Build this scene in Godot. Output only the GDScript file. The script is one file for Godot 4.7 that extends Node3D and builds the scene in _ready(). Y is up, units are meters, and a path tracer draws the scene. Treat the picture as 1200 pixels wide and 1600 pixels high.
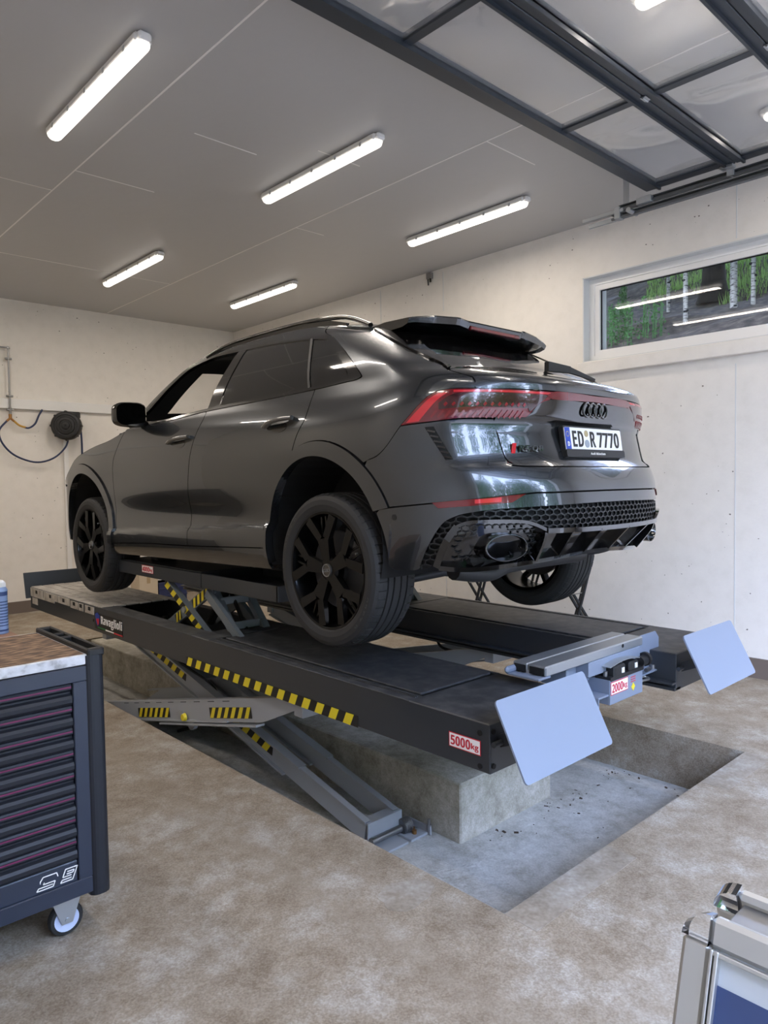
extends Node3D
# A two-bay garage workshop with a grey car lifted on a scissor lift. Floor is y = 0; the car's long axis runs along z.

const HUB := 1.2          # height of the rear wheel hubs above the floor
const CEIL := 4.06
const WALL_R := 2.96
const WALL_L := -4.25
const WALL_B := -7.26
const WALL_F := 4.25

# ---------------------------------------------------------------- mesh builder
class Mb:
	var v := PackedVector3Array()
	var n := PackedVector3Array()
	var uv := PackedVector2Array()
	func tri(a: Vector3, b: Vector3, c: Vector3, na: Vector3, nb: Vector3, nc: Vector3, ua := Vector2.ZERO, ub := Vector2.ZERO, uc := Vector2.ZERO):
		if (b - a).cross(c - a).dot(na + nb + nc) > 0.0:
			v.append_array(PackedVector3Array([a, c, b])); n.append_array(PackedVector3Array([na, nc, nb])); uv.append_array(PackedVector2Array([ua, uc, ub]))
		else:
			v.append_array(PackedVector3Array([a, b, c])); n.append_array(PackedVector3Array([na, nb, nc])); uv.append_array(PackedVector2Array([ua, ub, uc]))
	func quad(a: Vector3, b: Vector3, c: Vector3, d: Vector3, nn: Vector3):
		tri(a, b, c, nn, nn, nn, Vector2(0, 0), Vector2(1, 0), Vector2(1, 1))
		tri(a, c, d, nn, nn, nn, Vector2(0, 0), Vector2(1, 1), Vector2(0, 1))
	func squad(a: Vector3, b: Vector3, c: Vector3, d: Vector3, na: Vector3, nb: Vector3, nc: Vector3, nd: Vector3):
		tri(a, b, c, na, nb, nc)
		tri(a, c, d, na, nc, nd)
	func box(c: Vector3, s: Vector3, bev := 0.0, xf := Transform3D.IDENTITY):
		var h := s * 0.5
		var b: float = minf(bev, minf(h.x, minf(h.y, h.z)) * 0.9)
		for ax in 3:
			var u := (ax + 1) % 3
			var w := (ax + 2) % 3
			for sg in [-1.0, 1.0]:
				var p := []
				for k in [[-1, -1], [1, -1], [1, 1], [-1, 1]]:
					var q := Vector3.ZERO
					q[ax] = sg * h[ax]; q[u] = k[0] * (h[u] - b); q[w] = k[1] * (h[w] - b)
					p.append(xf * (c + q))
				var nn := Vector3.ZERO
				nn[ax] = sg
				quad(p[0], p[1], p[2], p[3], (xf.basis * nn).normalized())
			if b > 0.0:
				for su in [-1.0, 1.0]:
					for sw in [-1.0, 1.0]:
						var p := []
						for k in [[-1, 0], [1, 0], [1, 1], [-1, 1]]:
							var q := Vector3.ZERO
							q[ax] = k[0] * (h[ax] - b)
							q[u] = su * (h[u] - (b if k[1] else 0.0)); q[w] = sw * (h[w] - (0.0 if k[1] else b))
							p.append(xf * (c + q))
						var nn := Vector3.ZERO
						nn[u] = su; nn[w] = sw
						quad(p[0], p[1], p[2], p[3], (xf.basis * nn).normalized())
		if b > 0.0:
			for sx in [-1.0, 1.0]:
				for sy in [-1.0, 1.0]:
					for sz in [-1.0, 1.0]:
						var sv := Vector3(sx, sy, sz)
						var nn := (xf.basis * sv).normalized()
						tri(xf * (c + sv * (h - Vector3(0, b, b))), xf * (c + sv * (h - Vector3(b, 0, b))), xf * (c + sv * (h - Vector3(b, b, 0))), nn, nn, nn)
	func hexa(p: Array):      # eight corners: 0-3 round one end, 4-7 round the other
		var m := Vector3.ZERO
		for q in p: m += q
		m /= 8.0
		for f in [[0, 1, 2, 3], [4, 5, 6, 7], [0, 1, 5, 4], [1, 2, 6, 5], [2, 3, 7, 6], [3, 0, 4, 7]]:
			var nn: Vector3 = (p[f[2]] - p[f[0]]).cross(p[f[3]] - p[f[1]]).normalized()
			if nn.dot(p[f[0]] + p[f[1]] + p[f[2]] + p[f[3]] - m * 4.0) < 0.0: nn = -nn
			quad(p[f[0]], p[f[1]], p[f[2]], p[f[3]], nn)
	func beam(a: Vector3, b: Vector3, side: Vector3, w0: float, h0: float, w1 := -1.0, h1 := -1.0, top := 1.0):   # tapered bar; top < 1 narrows the outer face
		if w1 < 0.0: w1 = w0
		if h1 < 0.0: h1 = h0
		var d := (b - a).normalized()
		var s := (side - d * side.dot(d)).normalized()
		var u := s.cross(d).normalized()
		hexa([a - s * w0 / 2 - u * h0 / 2, a + s * w0 / 2 - u * h0 / 2, a + s * w0 / 2 * top + u * h0 / 2, a - s * w0 / 2 * top + u * h0 / 2,
			b - s * w1 / 2 - u * h1 / 2, b + s * w1 / 2 - u * h1 / 2, b + s * w1 / 2 * top + u * h1 / 2, b - s * w1 / 2 * top + u * h1 / 2])
	func prism(poly: PackedVector2Array, z0: float, z1: float, xf := Transform3D.IDENTITY):
		var idx := Geometry2D.triangulate_polygon(poly)
		for k in range(0, idx.size(), 3):
			for zz in [z0, z1]:
				var nn := (xf.basis * Vector3(0, 0, 1 if zz == maxf(z0, z1) else -1)).normalized()
				var t := []
				for m in 3: t.append(xf * Vector3(poly[idx[k + m]].x, poly[idx[k + m]].y, zz))
				tri(t[0], t[1], t[2], nn, nn, nn, poly[idx[k]], poly[idx[k + 1]], poly[idx[k + 2]])
		var cw := 1.0 if Geometry2D.is_polygon_clockwise(poly) else -1.0
		for k in poly.size():
			var a := poly[k]
			var b := poly[(k + 1) % poly.size()]
			var e := (b - a).normalized()
			var nn := (xf.basis * Vector3(-e.y, e.x, 0) * cw).normalized()
			quad(xf * Vector3(a.x, a.y, z0), xf * Vector3(b.x, b.y, z0), xf * Vector3(b.x, b.y, z1), xf * Vector3(a.x, a.y, z1), nn)
	func tube(pts: PackedVector3Array, r: float, sides := 10, closed := false, caps := true, flat := 1.0):
		var m := pts.size()
		var rings := []
		var up := Vector3.UP
		for k in m:
			var d: Vector3
			if closed: d = (pts[(k + 1) % m] - pts[(k - 1 + m) % m]).normalized()
			else: d = (pts[mini(k + 1, m - 1)] - pts[maxi(k - 1, 0)]).normalized()
			if k == 0 and absf(d.dot(up)) > 0.9: up = Vector3.RIGHT
			up = (up - d * up.dot(d)).normalized()
			var s := d.cross(up).normalized()
			var ring := []
			for q in sides:
				var a := TAU * q / sides
				ring.append([pts[k] + s * cos(a) * r + up * sin(a) * r * flat, (s * cos(a) + up * sin(a) / flat).normalized()])
			rings.append(ring)
		for k in (m if closed else m - 1):
			var A = rings[k]
			var B = rings[(k + 1) % m]
			for q in sides:
				var q2 := (q + 1) % sides
				squad(A[q][0], A[q2][0], B[q2][0], B[q][0], A[q][1], A[q2][1], B[q2][1], B[q][1])
		if caps and not closed:
			for k in [0, m - 1]:
				var nn: Vector3 = (pts[0] - pts[1]).normalized() if k == 0 else (pts[m - 1] - pts[m - 2]).normalized()
				for q in sides: tri(pts[k], rings[k][q][0], rings[k][(q + 1) % sides][0], nn, nn, nn)
	func lathe(prof: PackedVector2Array, sides := 32, xf := Transform3D.IDENTITY, sx := 1.0, sz := 1.0):   # profile of (radius, height) round local y
		var m := prof.size()
		for k in m - 1:
			var nrm := []
			var t := prof[k + 1] - prof[k]
			if t.length() < 1e-7: continue
			var mine := Vector2(t.y, -t.x).normalized()
			for e in [k, k + 1]:
				var nn := mine
				var o: int = k - 1 if e == k else k + 1
				if o >= 0 and o < m - 1:
					var t2 := prof[o + 1] - prof[o]
					var other := Vector2(t2.y, -t2.x).normalized()
					if other.dot(mine) > 0.75: nn = (mine + other).normalized()
				nrm.append(nn)
			for q in sides:
				var c := []
				for w in [[k, q, 0], [k, q + 1, 0], [k + 1, q + 1, 1], [k + 1, q, 1]]:
					var a: float = TAU * w[1] / sides
					var pr: Vector2 = prof[w[0]]
					var nn: Vector2 = nrm[w[2]]
					c.append([xf * Vector3(pr.x * cos(a) * sx, pr.y, pr.x * sin(a) * sz), (xf.basis * Vector3(nn.x * cos(a) / sx, nn.y, nn.x * sin(a) / sz)).normalized()])
				squad(c[0][0], c[1][0], c[2][0], c[3][0], c[0][1], c[1][1], c[2][1], c[3][1])
	func mesh() -> ArrayMesh:
		var a := []
		a.resize(Mesh.ARRAY_MAX)
		a[Mesh.ARRAY_VERTEX] = v; a[Mesh.ARRAY_NORMAL] = n; a[Mesh.ARRAY_TEX_UV] = uv
		var am := ArrayMesh.new()
		if v.size(): am.add_surface_from_arrays(Mesh.PRIMITIVE_TRIANGLES, a)
		return am

# ---------------------------------------------------------------- scene helpers
var taken := {}
var M := {}

func numbered(called: String, parent: Node) -> String:
	var key := str(parent.get_instance_id()) + "/" + called
	var k: int = taken.get(key, 0)
	taken[key] = k + 1
	return called if k == 0 else "%s_%03d" % [called, k]

func put(called: String, mesh: Mesh, mat: Material, parent: Node3D = self, at := Transform3D.IDENTITY) -> MeshInstance3D:
	var o := MeshInstance3D.new()
	o.name = numbered(called, parent)
	o.mesh = mesh
	o.material_override = mat
	o.transform = at
	parent.add_child(o, true)
	return o

func obj(called: String, m: Mb, mat: Material, parent: Node3D = self) -> MeshInstance3D:
	return put(called, m.mesh(), mat, parent)

func thing(called: String, label: String, category: String, at := Vector3.ZERO, group := "", turn := 0.0) -> Node3D:
	var o := Node3D.new()
	o.name = numbered(called, self)
	o.position = at
	o.rotation.y = turn
	add_child(o, true)
	return tag(o, label, category, group)

func tag(o: Node3D, label: String, category: String, group := "") -> Node3D:
	o.set_meta("label", label); o.set_meta("category", category)
	if group: o.set_meta("group", group)
	return o

func structure(o: Node3D, label: String, category: String) -> Node3D:
	o.set_meta("kind", "structure")
	return tag(o, label, category)

func copy(o: Node3D, at: Vector3, label := "", turn := 0.0) -> Node3D:
	var c: Node3D = o.duplicate()
	c.name = numbered(String(o.name).rstrip("0123456789_"), self)
	add_child(c, true)
	c.position = at
	c.rotation.y = turn
	if label: c.set_meta("label", label)
	return c

func col(r: float, g: float, b: float) -> Color:
	return Color(r / 255.0, g / 255.0, b / 255.0)

func mat(key: String, c: Color, rough := 0.5, metal := 0.0, coat := 0.0) -> StandardMaterial3D:
	var m := StandardMaterial3D.new()
	m.resource_name = key
	m.albedo_color = c
	m.roughness = rough
	m.metallic = metal
	if coat > 0.0:
		m.clearcoat_enabled = true
		m.clearcoat = coat
		m.clearcoat_roughness = 0.03
	M[key] = m
	return m

func noise_tex(freq: float, ramp: Array, size := 512, oct := 4, seed_ := 1, normal := 0.0, kind := FastNoiseLite.TYPE_SIMPLEX_SMOOTH) -> NoiseTexture2D:
	var f := FastNoiseLite.new()
	f.noise_type = kind
	f.seed = seed_
	f.frequency = freq
	f.fractal_octaves = oct
	f.fractal_gain = 0.55
	var t := NoiseTexture2D.new()
	t.width = size; t.height = size
	t.seamless = true
	t.noise = f
	if normal > 0.0:
		t.as_normal_map = true
		t.bump_strength = normal
	elif ramp.size():
		var g := Gradient.new()
		var off := PackedFloat32Array()
		var cs := PackedColorArray()
		for e in ramp:
			off.append(e[0]); cs.append(e[1])
		g.offsets = off; g.colors = cs
		t.color_ramp = g
	return t

func tri_map(m: StandardMaterial3D, scale: float, world := true):
	m.uv1_triplanar = true
	m.uv1_world_triplanar = world
	m.uv1_scale = Vector3.ONE * scale

func P3(a: Array) -> PackedVector3Array:
	return PackedVector3Array(a)

func arc3(c: Vector3, u: Vector3, w: Vector3, a0: float, a1: float, k: int) -> PackedVector3Array:
	var o := PackedVector3Array()
	for i in k + 1:
		var a := lerpf(a0, a1, float(i) / k)
		o.append(c + u * cos(a) + w * sin(a))
	return o

func spline3(pts: Array, per := 8) -> PackedVector3Array:
	var o := PackedVector3Array()
	var m := pts.size()
	for k in m - 1:
		var p0: Vector3 = pts[maxi(k - 1, 0)]
		var p3: Vector3 = pts[mini(k + 2, m - 1)]
		for q in per: o.append(pts[k].cubic_interpolate(pts[k + 1], p0, p3, float(q) / per))
	o.append(pts[m - 1])
	return o

func round_rect(w: float, h: float, r: float, k := 5) -> PackedVector2Array:
	var o := PackedVector2Array()
	for q in 4:
		var c := Vector2(w / 2 - r, h / 2 - r) * Vector2([1, -1, -1, 1][q], [1, 1, -1, -1][q])
		for i in k + 1:
			var a := PI / 2 * q + PI / 2 * i / k
			o.append(c + Vector2(cos(a), sin(a)) * r)
	return o

func letters(txt: String, height: float, mat_: Material, parent: Node3D, at: Transform3D, width := 0.0, bold := true, called := "lettering", mono := false, depth := 0.0015) -> MeshInstance3D:
	var f := SystemFont.new()
	f.font_names = PackedStringArray(["Droid Sans Mono" if mono else "Droid Sans"])
	f.font_weight = 700 if bold else 400
	var t := TextMesh.new()
	t.font = f
	t.text = txt
	t.font_size = 64
	t.pixel_size = 0.01
	t.depth = 0.02
	t.curve_step = 2.0
	var arr := t.get_mesh_arrays()
	var vs: PackedVector3Array = arr[Mesh.ARRAY_VERTEX]
	var lo := vs[0]
	var hi := vs[0]
	for q in vs:
		lo = lo.min(q); hi = hi.max(q)
	var c := (lo + hi) / 2.0
	var sh := height / maxf(hi.y - lo.y, 0.01)
	var sx := width / maxf(hi.x - lo.x, 0.01) if width > 0.0 else sh
	for i in vs.size():
		vs[i] = Vector3((vs[i].x - c.x) * sx, (vs[i].y - c.y) * sh, (vs[i].z - c.z) / 0.02 * depth)
	arr[Mesh.ARRAY_VERTEX] = vs
	var am := ArrayMesh.new()
	am.add_surface_from_arrays(Mesh.PRIMITIVE_TRIANGLES, arr)
	return put(called, am, mat_, parent, at)

func each(called: String, list: Array, m: Material, parent: Node3D = self):
	for b in list: obj(called, b, m, parent)

func boxes(list: Array, bev := 0.0) -> Array:       # [centre, size] pairs, one mesh builder each
	var o := []
	for e in list:
		var b := Mb.new()
		b.box(e[0], e[1], bev)
		o.append(b)
	return o

func tubes(list: Array, sides := 10) -> Array:      # [points, radius] pairs
	var o := []
	for e in list:
		var b := Mb.new()
		b.tube(P3(e[0]), e[1], sides)
		o.append(b)
	return o

func hazard(parent: Node3D, xf: Transform3D, length: float, h: float, count: int, slant := 0.5):   # striped tape in the local xy plane, facing +z
	var d := Mb.new()
	d.box(Vector3(length / 2, 0, 0.0005), Vector3(length, h, 0.001), 0.0, xf)
	obj("hazard_tape", d, M.tape_black, parent)
	var p := length / count
	for k in count:
		var x0 := k * p
		var sh := h * slant
		var a := PackedVector2Array([Vector2(x0, -h / 2), Vector2(x0 + p * 0.5, -h / 2), Vector2(x0 + p * 0.5 + sh, h / 2), Vector2(x0 + sh, h / 2)])
		for q in 4: a[q].x = clampf(a[q].x, 0, length)
		var y := Mb.new()
		y.prism(a, 0.001, 0.0018, xf)
		obj("hazard_stripe", y, M.yellow, parent)

func _ready():
	# camera
	var cam := Camera3D.new()
	cam.name = "camera"
	cam.fov = 70.663
	cam.near = 0.05
	cam.far = 200.0
	cam.transform = Transform3D(Basis(Vector3.UP, deg_to_rad(-42.8366)) * Basis(Vector3.RIGHT, deg_to_rad(-2.4236)) * Basis(Vector3.BACK, deg_to_rad(-0.8565)), Vector3(-3.2225, 1.6475, 2.8806))
	add_child(cam)
	cam.current = true
	# overcast daylight
	var sky := ProceduralSkyMaterial.new()
	sky.sky_top_color = col(168, 188, 232)
	sky.sky_horizon_color = col(208, 217, 238)
	sky.sky_curve = 0.25
	sky.ground_bottom_color = col(70, 74, 66)
	sky.ground_horizon_color = col(150, 156, 150)
	sky.sky_energy_multiplier = SKY_ENERGY
	sky.ground_energy_multiplier = SKY_ENERGY * 0.5
	var env := Environment.new()
	env.background_mode = Environment.BG_SKY
	env.sky = Sky.new()
	env.sky.sky_material = sky
	env.tonemap_mode = Environment.TONE_MAPPER_LINEAR
	env.tonemap_exposure = EXPOSURE
	env.sdfgi_enabled = true
	env.ssao_enabled = true
	env.ssil_enabled = true
	var we := WorldEnvironment.new()
	we.name = "environment"
	we.environment = env
	add_child(we)
	# rooms, then things
	materials()
	room()
	window_and_outside()
	ceiling_lights()
	overhead_door()
	lift()
	jacking_beam()
	car()
	tool_cabinet()
	wall_things()
	small_things()

const SKY_ENERGY := 3.4
const EXPOSURE := 1.5
const LAMP_ENERGY := 1.33
const LAMP_COLOR := Color(1.0, 0.95, 0.895)

func materials():
	# walls: painted concrete with pores
	var m := mat("white_wall", col(226, 221, 212), 0.75)
	m.albedo_texture = noise_tex(0.012, [[0.0, col(239, 237, 233)], [0.4, col(244, 242, 239)], [1.0, col(248, 246, 243)]], 1024, 5, 3)
	m.albedo_color = col(244, 241, 236)
	m.normal_enabled = true
	m.normal_scale = 0.06
	m.normal_texture = noise_tex(0.06, [], 1024, 4, 8, 3.0)
	tri_map(m, 0.4)
	m = mat("pore", col(120, 112, 104), 0.9)
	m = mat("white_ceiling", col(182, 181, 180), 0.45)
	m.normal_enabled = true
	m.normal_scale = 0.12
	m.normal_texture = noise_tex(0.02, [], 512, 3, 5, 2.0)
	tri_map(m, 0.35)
	mat("ceiling_seam", col(236, 233, 229), 0.6)
	mat("white_plastic", col(225, 224, 221), 0.4)
	mat("white_frame", col(232, 231, 229), 0.35)
	mat("reveal", col(214, 216, 216), 0.6)
	m = mat("skirt", col(112, 100, 92), 0.6)
	# concrete floor
	m = mat("concrete_floor", Color.WHITE, 0.62)
	m.albedo_texture = floor_texture(11, col(150, 137, 119), col(174, 167, 156), col(129, 114, 95), 2048, 0.17)
	m.normal_enabled = true
	m.normal_scale = 0.25
	m.normal_texture = noise_tex(0.09, [], 1024, 4, 21, 3.0)
	tri_map(m, 0.3)
	m = mat("pit_concrete", Color.WHITE, 0.7)
	m.albedo_texture = floor_texture(31, col(180, 178, 171), col(196, 195, 190), col(156, 152, 142))
	m.normal_enabled = true
	m.normal_scale = 0.3
	m.normal_texture = noise_tex(0.12, [], 512, 4, 22, 3.0)
	tri_map(m, 0.45)
	m = mat("plinth_concrete", Color.WHITE, 0.75)
	m.albedo_texture = floor_texture(41, col(172, 166, 151), col(192, 187, 176), col(144, 137, 121))
	m.normal_enabled = true
	m.normal_scale = 0.3
	m.normal_texture = M.pit_concrete.normal_texture
	tri_map(m, 0.6)
	m = mat("concrete_patch", Color.WHITE, 0.66)
	m.albedo_texture = floor_texture(11, col(152, 141, 126), col(172, 166, 157), col(130, 118, 102))
	tri_map(m, 0.3)
	# metals and plastics
	mat("lift_grey", col(45, 49, 54), 0.42, 0.0, 0.25)
	m = mat("lift_plate", Color.WHITE, 0.5, 0.2)
	m.albedo_texture = noise_tex(0.02, [[0.0, col(44, 46, 50)], [0.5, col(62, 64, 67)], [1.0, col(88, 88, 88)]], 512, 5, 51)
	tri_map(m, 0.9)
	m = mat("worn_plate", Color.WHITE, 0.55, 0.1)
	m.albedo_texture = noise_tex(0.018, [[0.0, col(140, 134, 126)], [0.5, col(178, 172, 164)], [1.0, col(204, 199, 190)]], 512, 5, 52)
	tri_map(m, 0.8)
	mat("jack_grey", col(112, 119, 124), 0.45, 0.0, 0.2)
	mat("end_grey", col(66, 72, 80), 0.45)
	mat("arm_grey", col(160, 163, 167), 0.45, 0.0, 0.2)
	mat("plate_silver", col(136, 146, 164), 0.45, 0.2)
	mat("galvanised", col(178, 182, 186), 0.38, 0.75)
	mat("steel", col(150, 150, 150), 0.3, 0.9)
	mat("chrome", col(220, 220, 222), 0.08, 1.0)
	mat("brass", col(168, 122, 74), 0.35, 0.9)
	mat("black_plastic", col(30, 30, 31), 0.5)
	mat("matte_black", col(14, 14, 15), 0.8)
	mat("rubber", col(33, 33, 34), 0.75)
	mat("tyre", col(40, 40, 41), 0.68)
	mat("tyre_mark", col(62, 62, 63), 0.6)
	mat("yellow", col(232, 210, 40), 0.5)
	mat("tape_black", col(24, 23, 22), 0.5)
	mat("label_white", col(240, 238, 236), 0.5)
	mat("label_red", col(196, 26, 46), 0.5)
	mat("label_blue", col(30, 60, 150), 0.5)
	mat("label_green", col(30, 110, 60), 0.5)
	mat("label_black", col(20, 20, 22), 0.5)
	mat("hose_blue", col(34, 48, 84), 0.45)
	mat("hose_yellow", col(196, 150, 60), 0.5)
	# car
	m = mat("car_paint", col(72, 75, 79), 0.25, 0.85, 1.0)
	m.clearcoat_roughness = 0.015
	mat("gloss_black", col(10, 10, 11), 0.12, 0.0, 1.0)
	mat("dark_glass", col(16, 17, 17), 0.05, 0.0, 1.0)
	mat("rear_glass", col(12, 12, 13), 0.05, 0.0, 1.0)
	m = mat("clear_glass", Color(0.4, 0.44, 0.42, 0.02), 0.02)
	m.transparency = BaseMaterial3D.TRANSPARENCY_ALPHA
	m = mat("window_glass", Color(0.3, 0.34, 0.32, 0.012), 0.01)
	m.transparency = BaseMaterial3D.TRANSPARENCY_ALPHA
	m.metallic_specular = 0.3
	mat("lamp_red", col(104, 7, 22), 0.15, 0.0, 1.0)
	mat("lamp_bright", col(206, 28, 44), 0.18, 0.0, 1.0)
	mat("lamp_dark", col(56, 5, 13), 0.2, 0.0, 1.0)
	m = mat("wheel_black", col(9, 9, 10), 0.3, 0.0, 0.25)
	m.metallic_specular = 0.25
	mat("seat", col(26, 26, 28), 0.7)
	# toolbox and bench
	mat("box_blue", col(36, 45, 62), 0.4, 0.0, 0.3)
	mat("box_dark", col(23, 27, 36), 0.45)
	mat("pink_line", col(118, 34, 80), 0.5)
	mat("alu", col(196, 196, 194), 0.35, 0.7)
	m = mat("stained_wood", Color.WHITE, 0.7)
	m.albedo_texture = noise_tex(0.02, [[0.0, col(48, 34, 26)], [0.45, col(104, 78, 58)], [0.7, col(150, 120, 92)], [1.0, col(176, 148, 118)]], 512, 5, 61)
	tri_map(m, 1.6)
	m.uv1_scale = Vector3(1.0, 1.6, 3.2)

func floor_texture(seed_: int, base: Color, light: Color, dark: Color, size := 1024, grain := 0.10) -> ImageTexture:
	var q := size / 1024.0
	var a := FastNoiseLite.new()
	a.seed = seed_; a.noise_type = FastNoiseLite.TYPE_SIMPLEX_SMOOTH; a.frequency = 0.006 / q; a.fractal_octaves = 5; a.fractal_gain = 0.6
	var b := FastNoiseLite.new()
	b.seed = seed_ + 1; b.noise_type = FastNoiseLite.TYPE_SIMPLEX_SMOOTH; b.frequency = 0.022 / q; b.fractal_octaves = 5; b.fractal_gain = 0.65
	var g := FastNoiseLite.new()
	g.seed = seed_ + 2; g.noise_type = FastNoiseLite.TYPE_VALUE; g.frequency = 0.30; g.fractal_octaves = 3
	var ia := a.get_seamless_image(size, size).get_data()
	var ib := b.get_seamless_image(size, size).get_data()
	var ig := g.get_seamless_image(size, size).get_data()
	var out := PackedByteArray()
	out.resize(size * size * 3)
	var k := 0
	for i in size * size:
		var va := ia[i] / 255.0
		var vb := ib[i] / 255.0
		var vg := ig[i] / 255.0
		var up := clampf((va - 0.5) * 1.9 + (vb - 0.5) * 0.9 + (vg - 0.5) * 0.4, 0.0, 1.0)
		var dn := clampf((0.48 - va) * 1.7 + (0.46 - vb) * 1.0 + (0.5 - vg) * 0.35, 0.0, 1.0)
		var gr := (vg - 0.5) * grain + (vb - 0.5) * 0.06
		out[k] = clampi(int((lerpf(lerpf(base.r, light.r, up), dark.r, dn) + gr) * 255.0), 0, 255)
		out[k + 1] = clampi(int((lerpf(lerpf(base.g, light.g, up), dark.g, dn) + gr) * 255.0), 0, 255)
		out[k + 2] = clampi(int((lerpf(lerpf(base.b, light.b, up), dark.b, dn) + gr) * 255.0), 0, 255)
		k += 3
	return ImageTexture.create_from_image(Image.create_from_data(size, size, false, Image.FORMAT_RGB8, out))

# ---------------------------------------------------------------- the room
const PIT_L := -1.085
const PIT_R := 1.235
const PIT_N := 1.215
const PIT_B := -4.95
const PIT_Y := -0.33

func slab(called: String, m: Material, lo: Vector3, hi: Vector3, parent: Node3D = self, bev := 0.0) -> MeshInstance3D:
	var b := Mb.new()
	b.box((lo + hi) / 2, hi - lo, bev)
	return obj(called, b, m, parent)

func room():
	var b := Mb.new()
	var d := -0.55
	for r in [[WALL_L - 0.3, PIT_L, WALL_B - 0.3, 9.0], [PIT_R, WALL_R + 0.3, WALL_B - 0.3, 9.0], [PIT_L, PIT_R, PIT_N, 9.0], [PIT_L, PIT_R, WALL_B - 0.3, PIT_B]]:
		b.box(Vector3((r[0] + r[1]) / 2, d / 2, (r[2] + r[3]) / 2), Vector3(r[1] - r[0], -d, r[3] - r[2]), 0.0)
	var fl := structure(obj("floor", b, M.concrete_floor), "worn beige brown concrete workshop floor with a pit cut into it", "floor")
	slab("pit_floor", M.pit_concrete, Vector3(PIT_L - 0.05, -0.6, PIT_B - 0.05), Vector3(PIT_R + 0.05, PIT_Y, PIT_N + 0.05), fl)
	# pale lip where the pit edge was cast
	each("pit_lip", boxes([[Vector3(-0.72, 0.0002, PIT_N + 0.075), Vector3(0.735, 0.002, 0.148)], [Vector3(0.93, 0.0002, PIT_N + 0.075), Vector3(0.615, 0.002, 0.148)]]), M.concrete_patch, fl)
	var patch := Mb.new()
	var ring := PackedVector2Array()
	for k in 26:
		var a := TAU * k / 26
		ring.append(Vector2(cos(a) * 0.125, sin(a) * 0.09) * (1.0 + 0.1 * sin(a * 3.0 + 1.0) + 0.05 * sin(a * 7.0)))
	patch.prism(ring, -0.0015, 0.002, Transform3D(Basis(Vector3.RIGHT, PI / 2), Vector3(-1.26, 0.0, 0.86)))
	obj("cement_patch", patch, M.concrete_patch, fl)
	slab("plinth", M.plinth_concrete, Vector3(-0.32, PIT_Y - 0.1, -4.9), Vector3(0.53, 0.0, 0.325), fl, 0.008)
	# walls with thickness; the window hole is z -0.935..2.35, y 2.755..3.56
	var wl := Mb.new()
	var x0 := WALL_R
	var x1 := WALL_R + 0.3
	for r in [[WALL_B - 0.3, 4.55, -0.5, 2.755], [WALL_B - 0.3, 4.55, 3.56, CEIL + 0.25], [WALL_B - 0.3, -0.935, 2.755, 3.56], [2.35, 4.55, 2.755, 3.56]]:
		wl.box(Vector3((x0 + x1) / 2, (r[2] + r[3]) / 2, (r[0] + r[1]) / 2), Vector3(x1 - x0, r[3] - r[2], r[1] - r[0]))
	var wr := structure(obj("wall_right", wl, M.white_wall), "white painted concrete side wall with a high strip window", "wall")
	pores(wr, true)
	var wb := structure(slab("wall_back", M.white_wall, Vector3(WALL_L - 0.3, -0.5, WALL_B - 0.3), Vector3(WALL_R + 0.3, CEIL + 0.25, WALL_B)), "white painted concrete wall behind the car's nose", "wall")
	pores(wb, false)
	structure(slab("wall_left", M.white_wall, Vector3(WALL_L - 0.3, -0.5, WALL_B - 0.3), Vector3(WALL_L, CEIL + 0.25, 4.55)), "white side wall behind the tool cabinet", "wall")
	var wf := Mb.new()
	for r in [[WALL_L - 0.3, -3.3, -0.5, CEIL + 0.25], [2.04, WALL_R + 0.3, -0.5, CEIL + 0.25], [-3.3, 2.04, 3.78, CEIL + 0.25]]:
		wf.box(Vector3((r[0] + r[1]) / 2, (r[2] + r[3]) / 2, WALL_F + 0.15), Vector3(r[1] - r[0], r[3] - r[2], 0.3))
	structure(obj("wall_front", wf, M.white_wall), "white wall round the open garage doorway", "wall")
	var ce := structure(slab("ceiling", M.white_ceiling, Vector3(WALL_L - 0.3, CEIL, WALL_B - 0.3), Vector3(WALL_R + 0.3, CEIL + 0.25, 4.55)), "smooth white ceiling with faint board joints", "ceiling")
	var cs := Mb.new()
	for x in [-3.1, -1.1, 0.915]:
		cs.box(Vector3(x, CEIL - 0.0008, -1.4), Vector3(0.012, 0.0025, 11.6))
	for s in [[-3.1, -1.1, -3.33], [-1.1, -0.46, -2.83], [-1.1, 0.9, -5.3], [0.915, 1.5, -0.45], [0.915, 1.25, -2.75], [-0.7, -0.2, -1.7], [0.1, 0.5, -1.35], [-4.2, -2.2, -4.4]]:
		cs.box(Vector3((s[0] + s[1]) / 2, CEIL - 0.0008, s[2]), Vector3(s[1] - s[0], 0.0025, 0.008))
	obj("ceiling_joint", cs, M.ceiling_seam, ce)
	# skirting
	structure(slab("baseboard_right", M.skirt, Vector3(WALL_R - 0.018, 0, WALL_B), Vector3(WALL_R, 0.162, WALL_F)), "brown grey skirting along the window wall", "skirting")
	structure(slab("baseboard_back", M.skirt, Vector3(WALL_L, 0, WALL_B), Vector3(WALL_R - 0.018, 0.152, WALL_B + 0.018)), "brown grey skirting along the back wall", "skirting")
	# vertical joints in the side wall
	for z in [-3.79, -2.74, 0.48]:
		each("wall_joint", boxes([[Vector3(WALL_R - 0.001, 1.37, z), Vector3(0.004, 2.4, 0.008)], [Vector3(WALL_R - 0.001, 3.80, z), Vector3(0.004, 0.44, 0.008)]]), M.reveal, wr)
	slab("ground_outside", M.concrete_floor, Vector3(-30, -0.3, 9.0), Vector3(30, -0.02, 40.0)).set_meta("kind", "structure")

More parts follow.
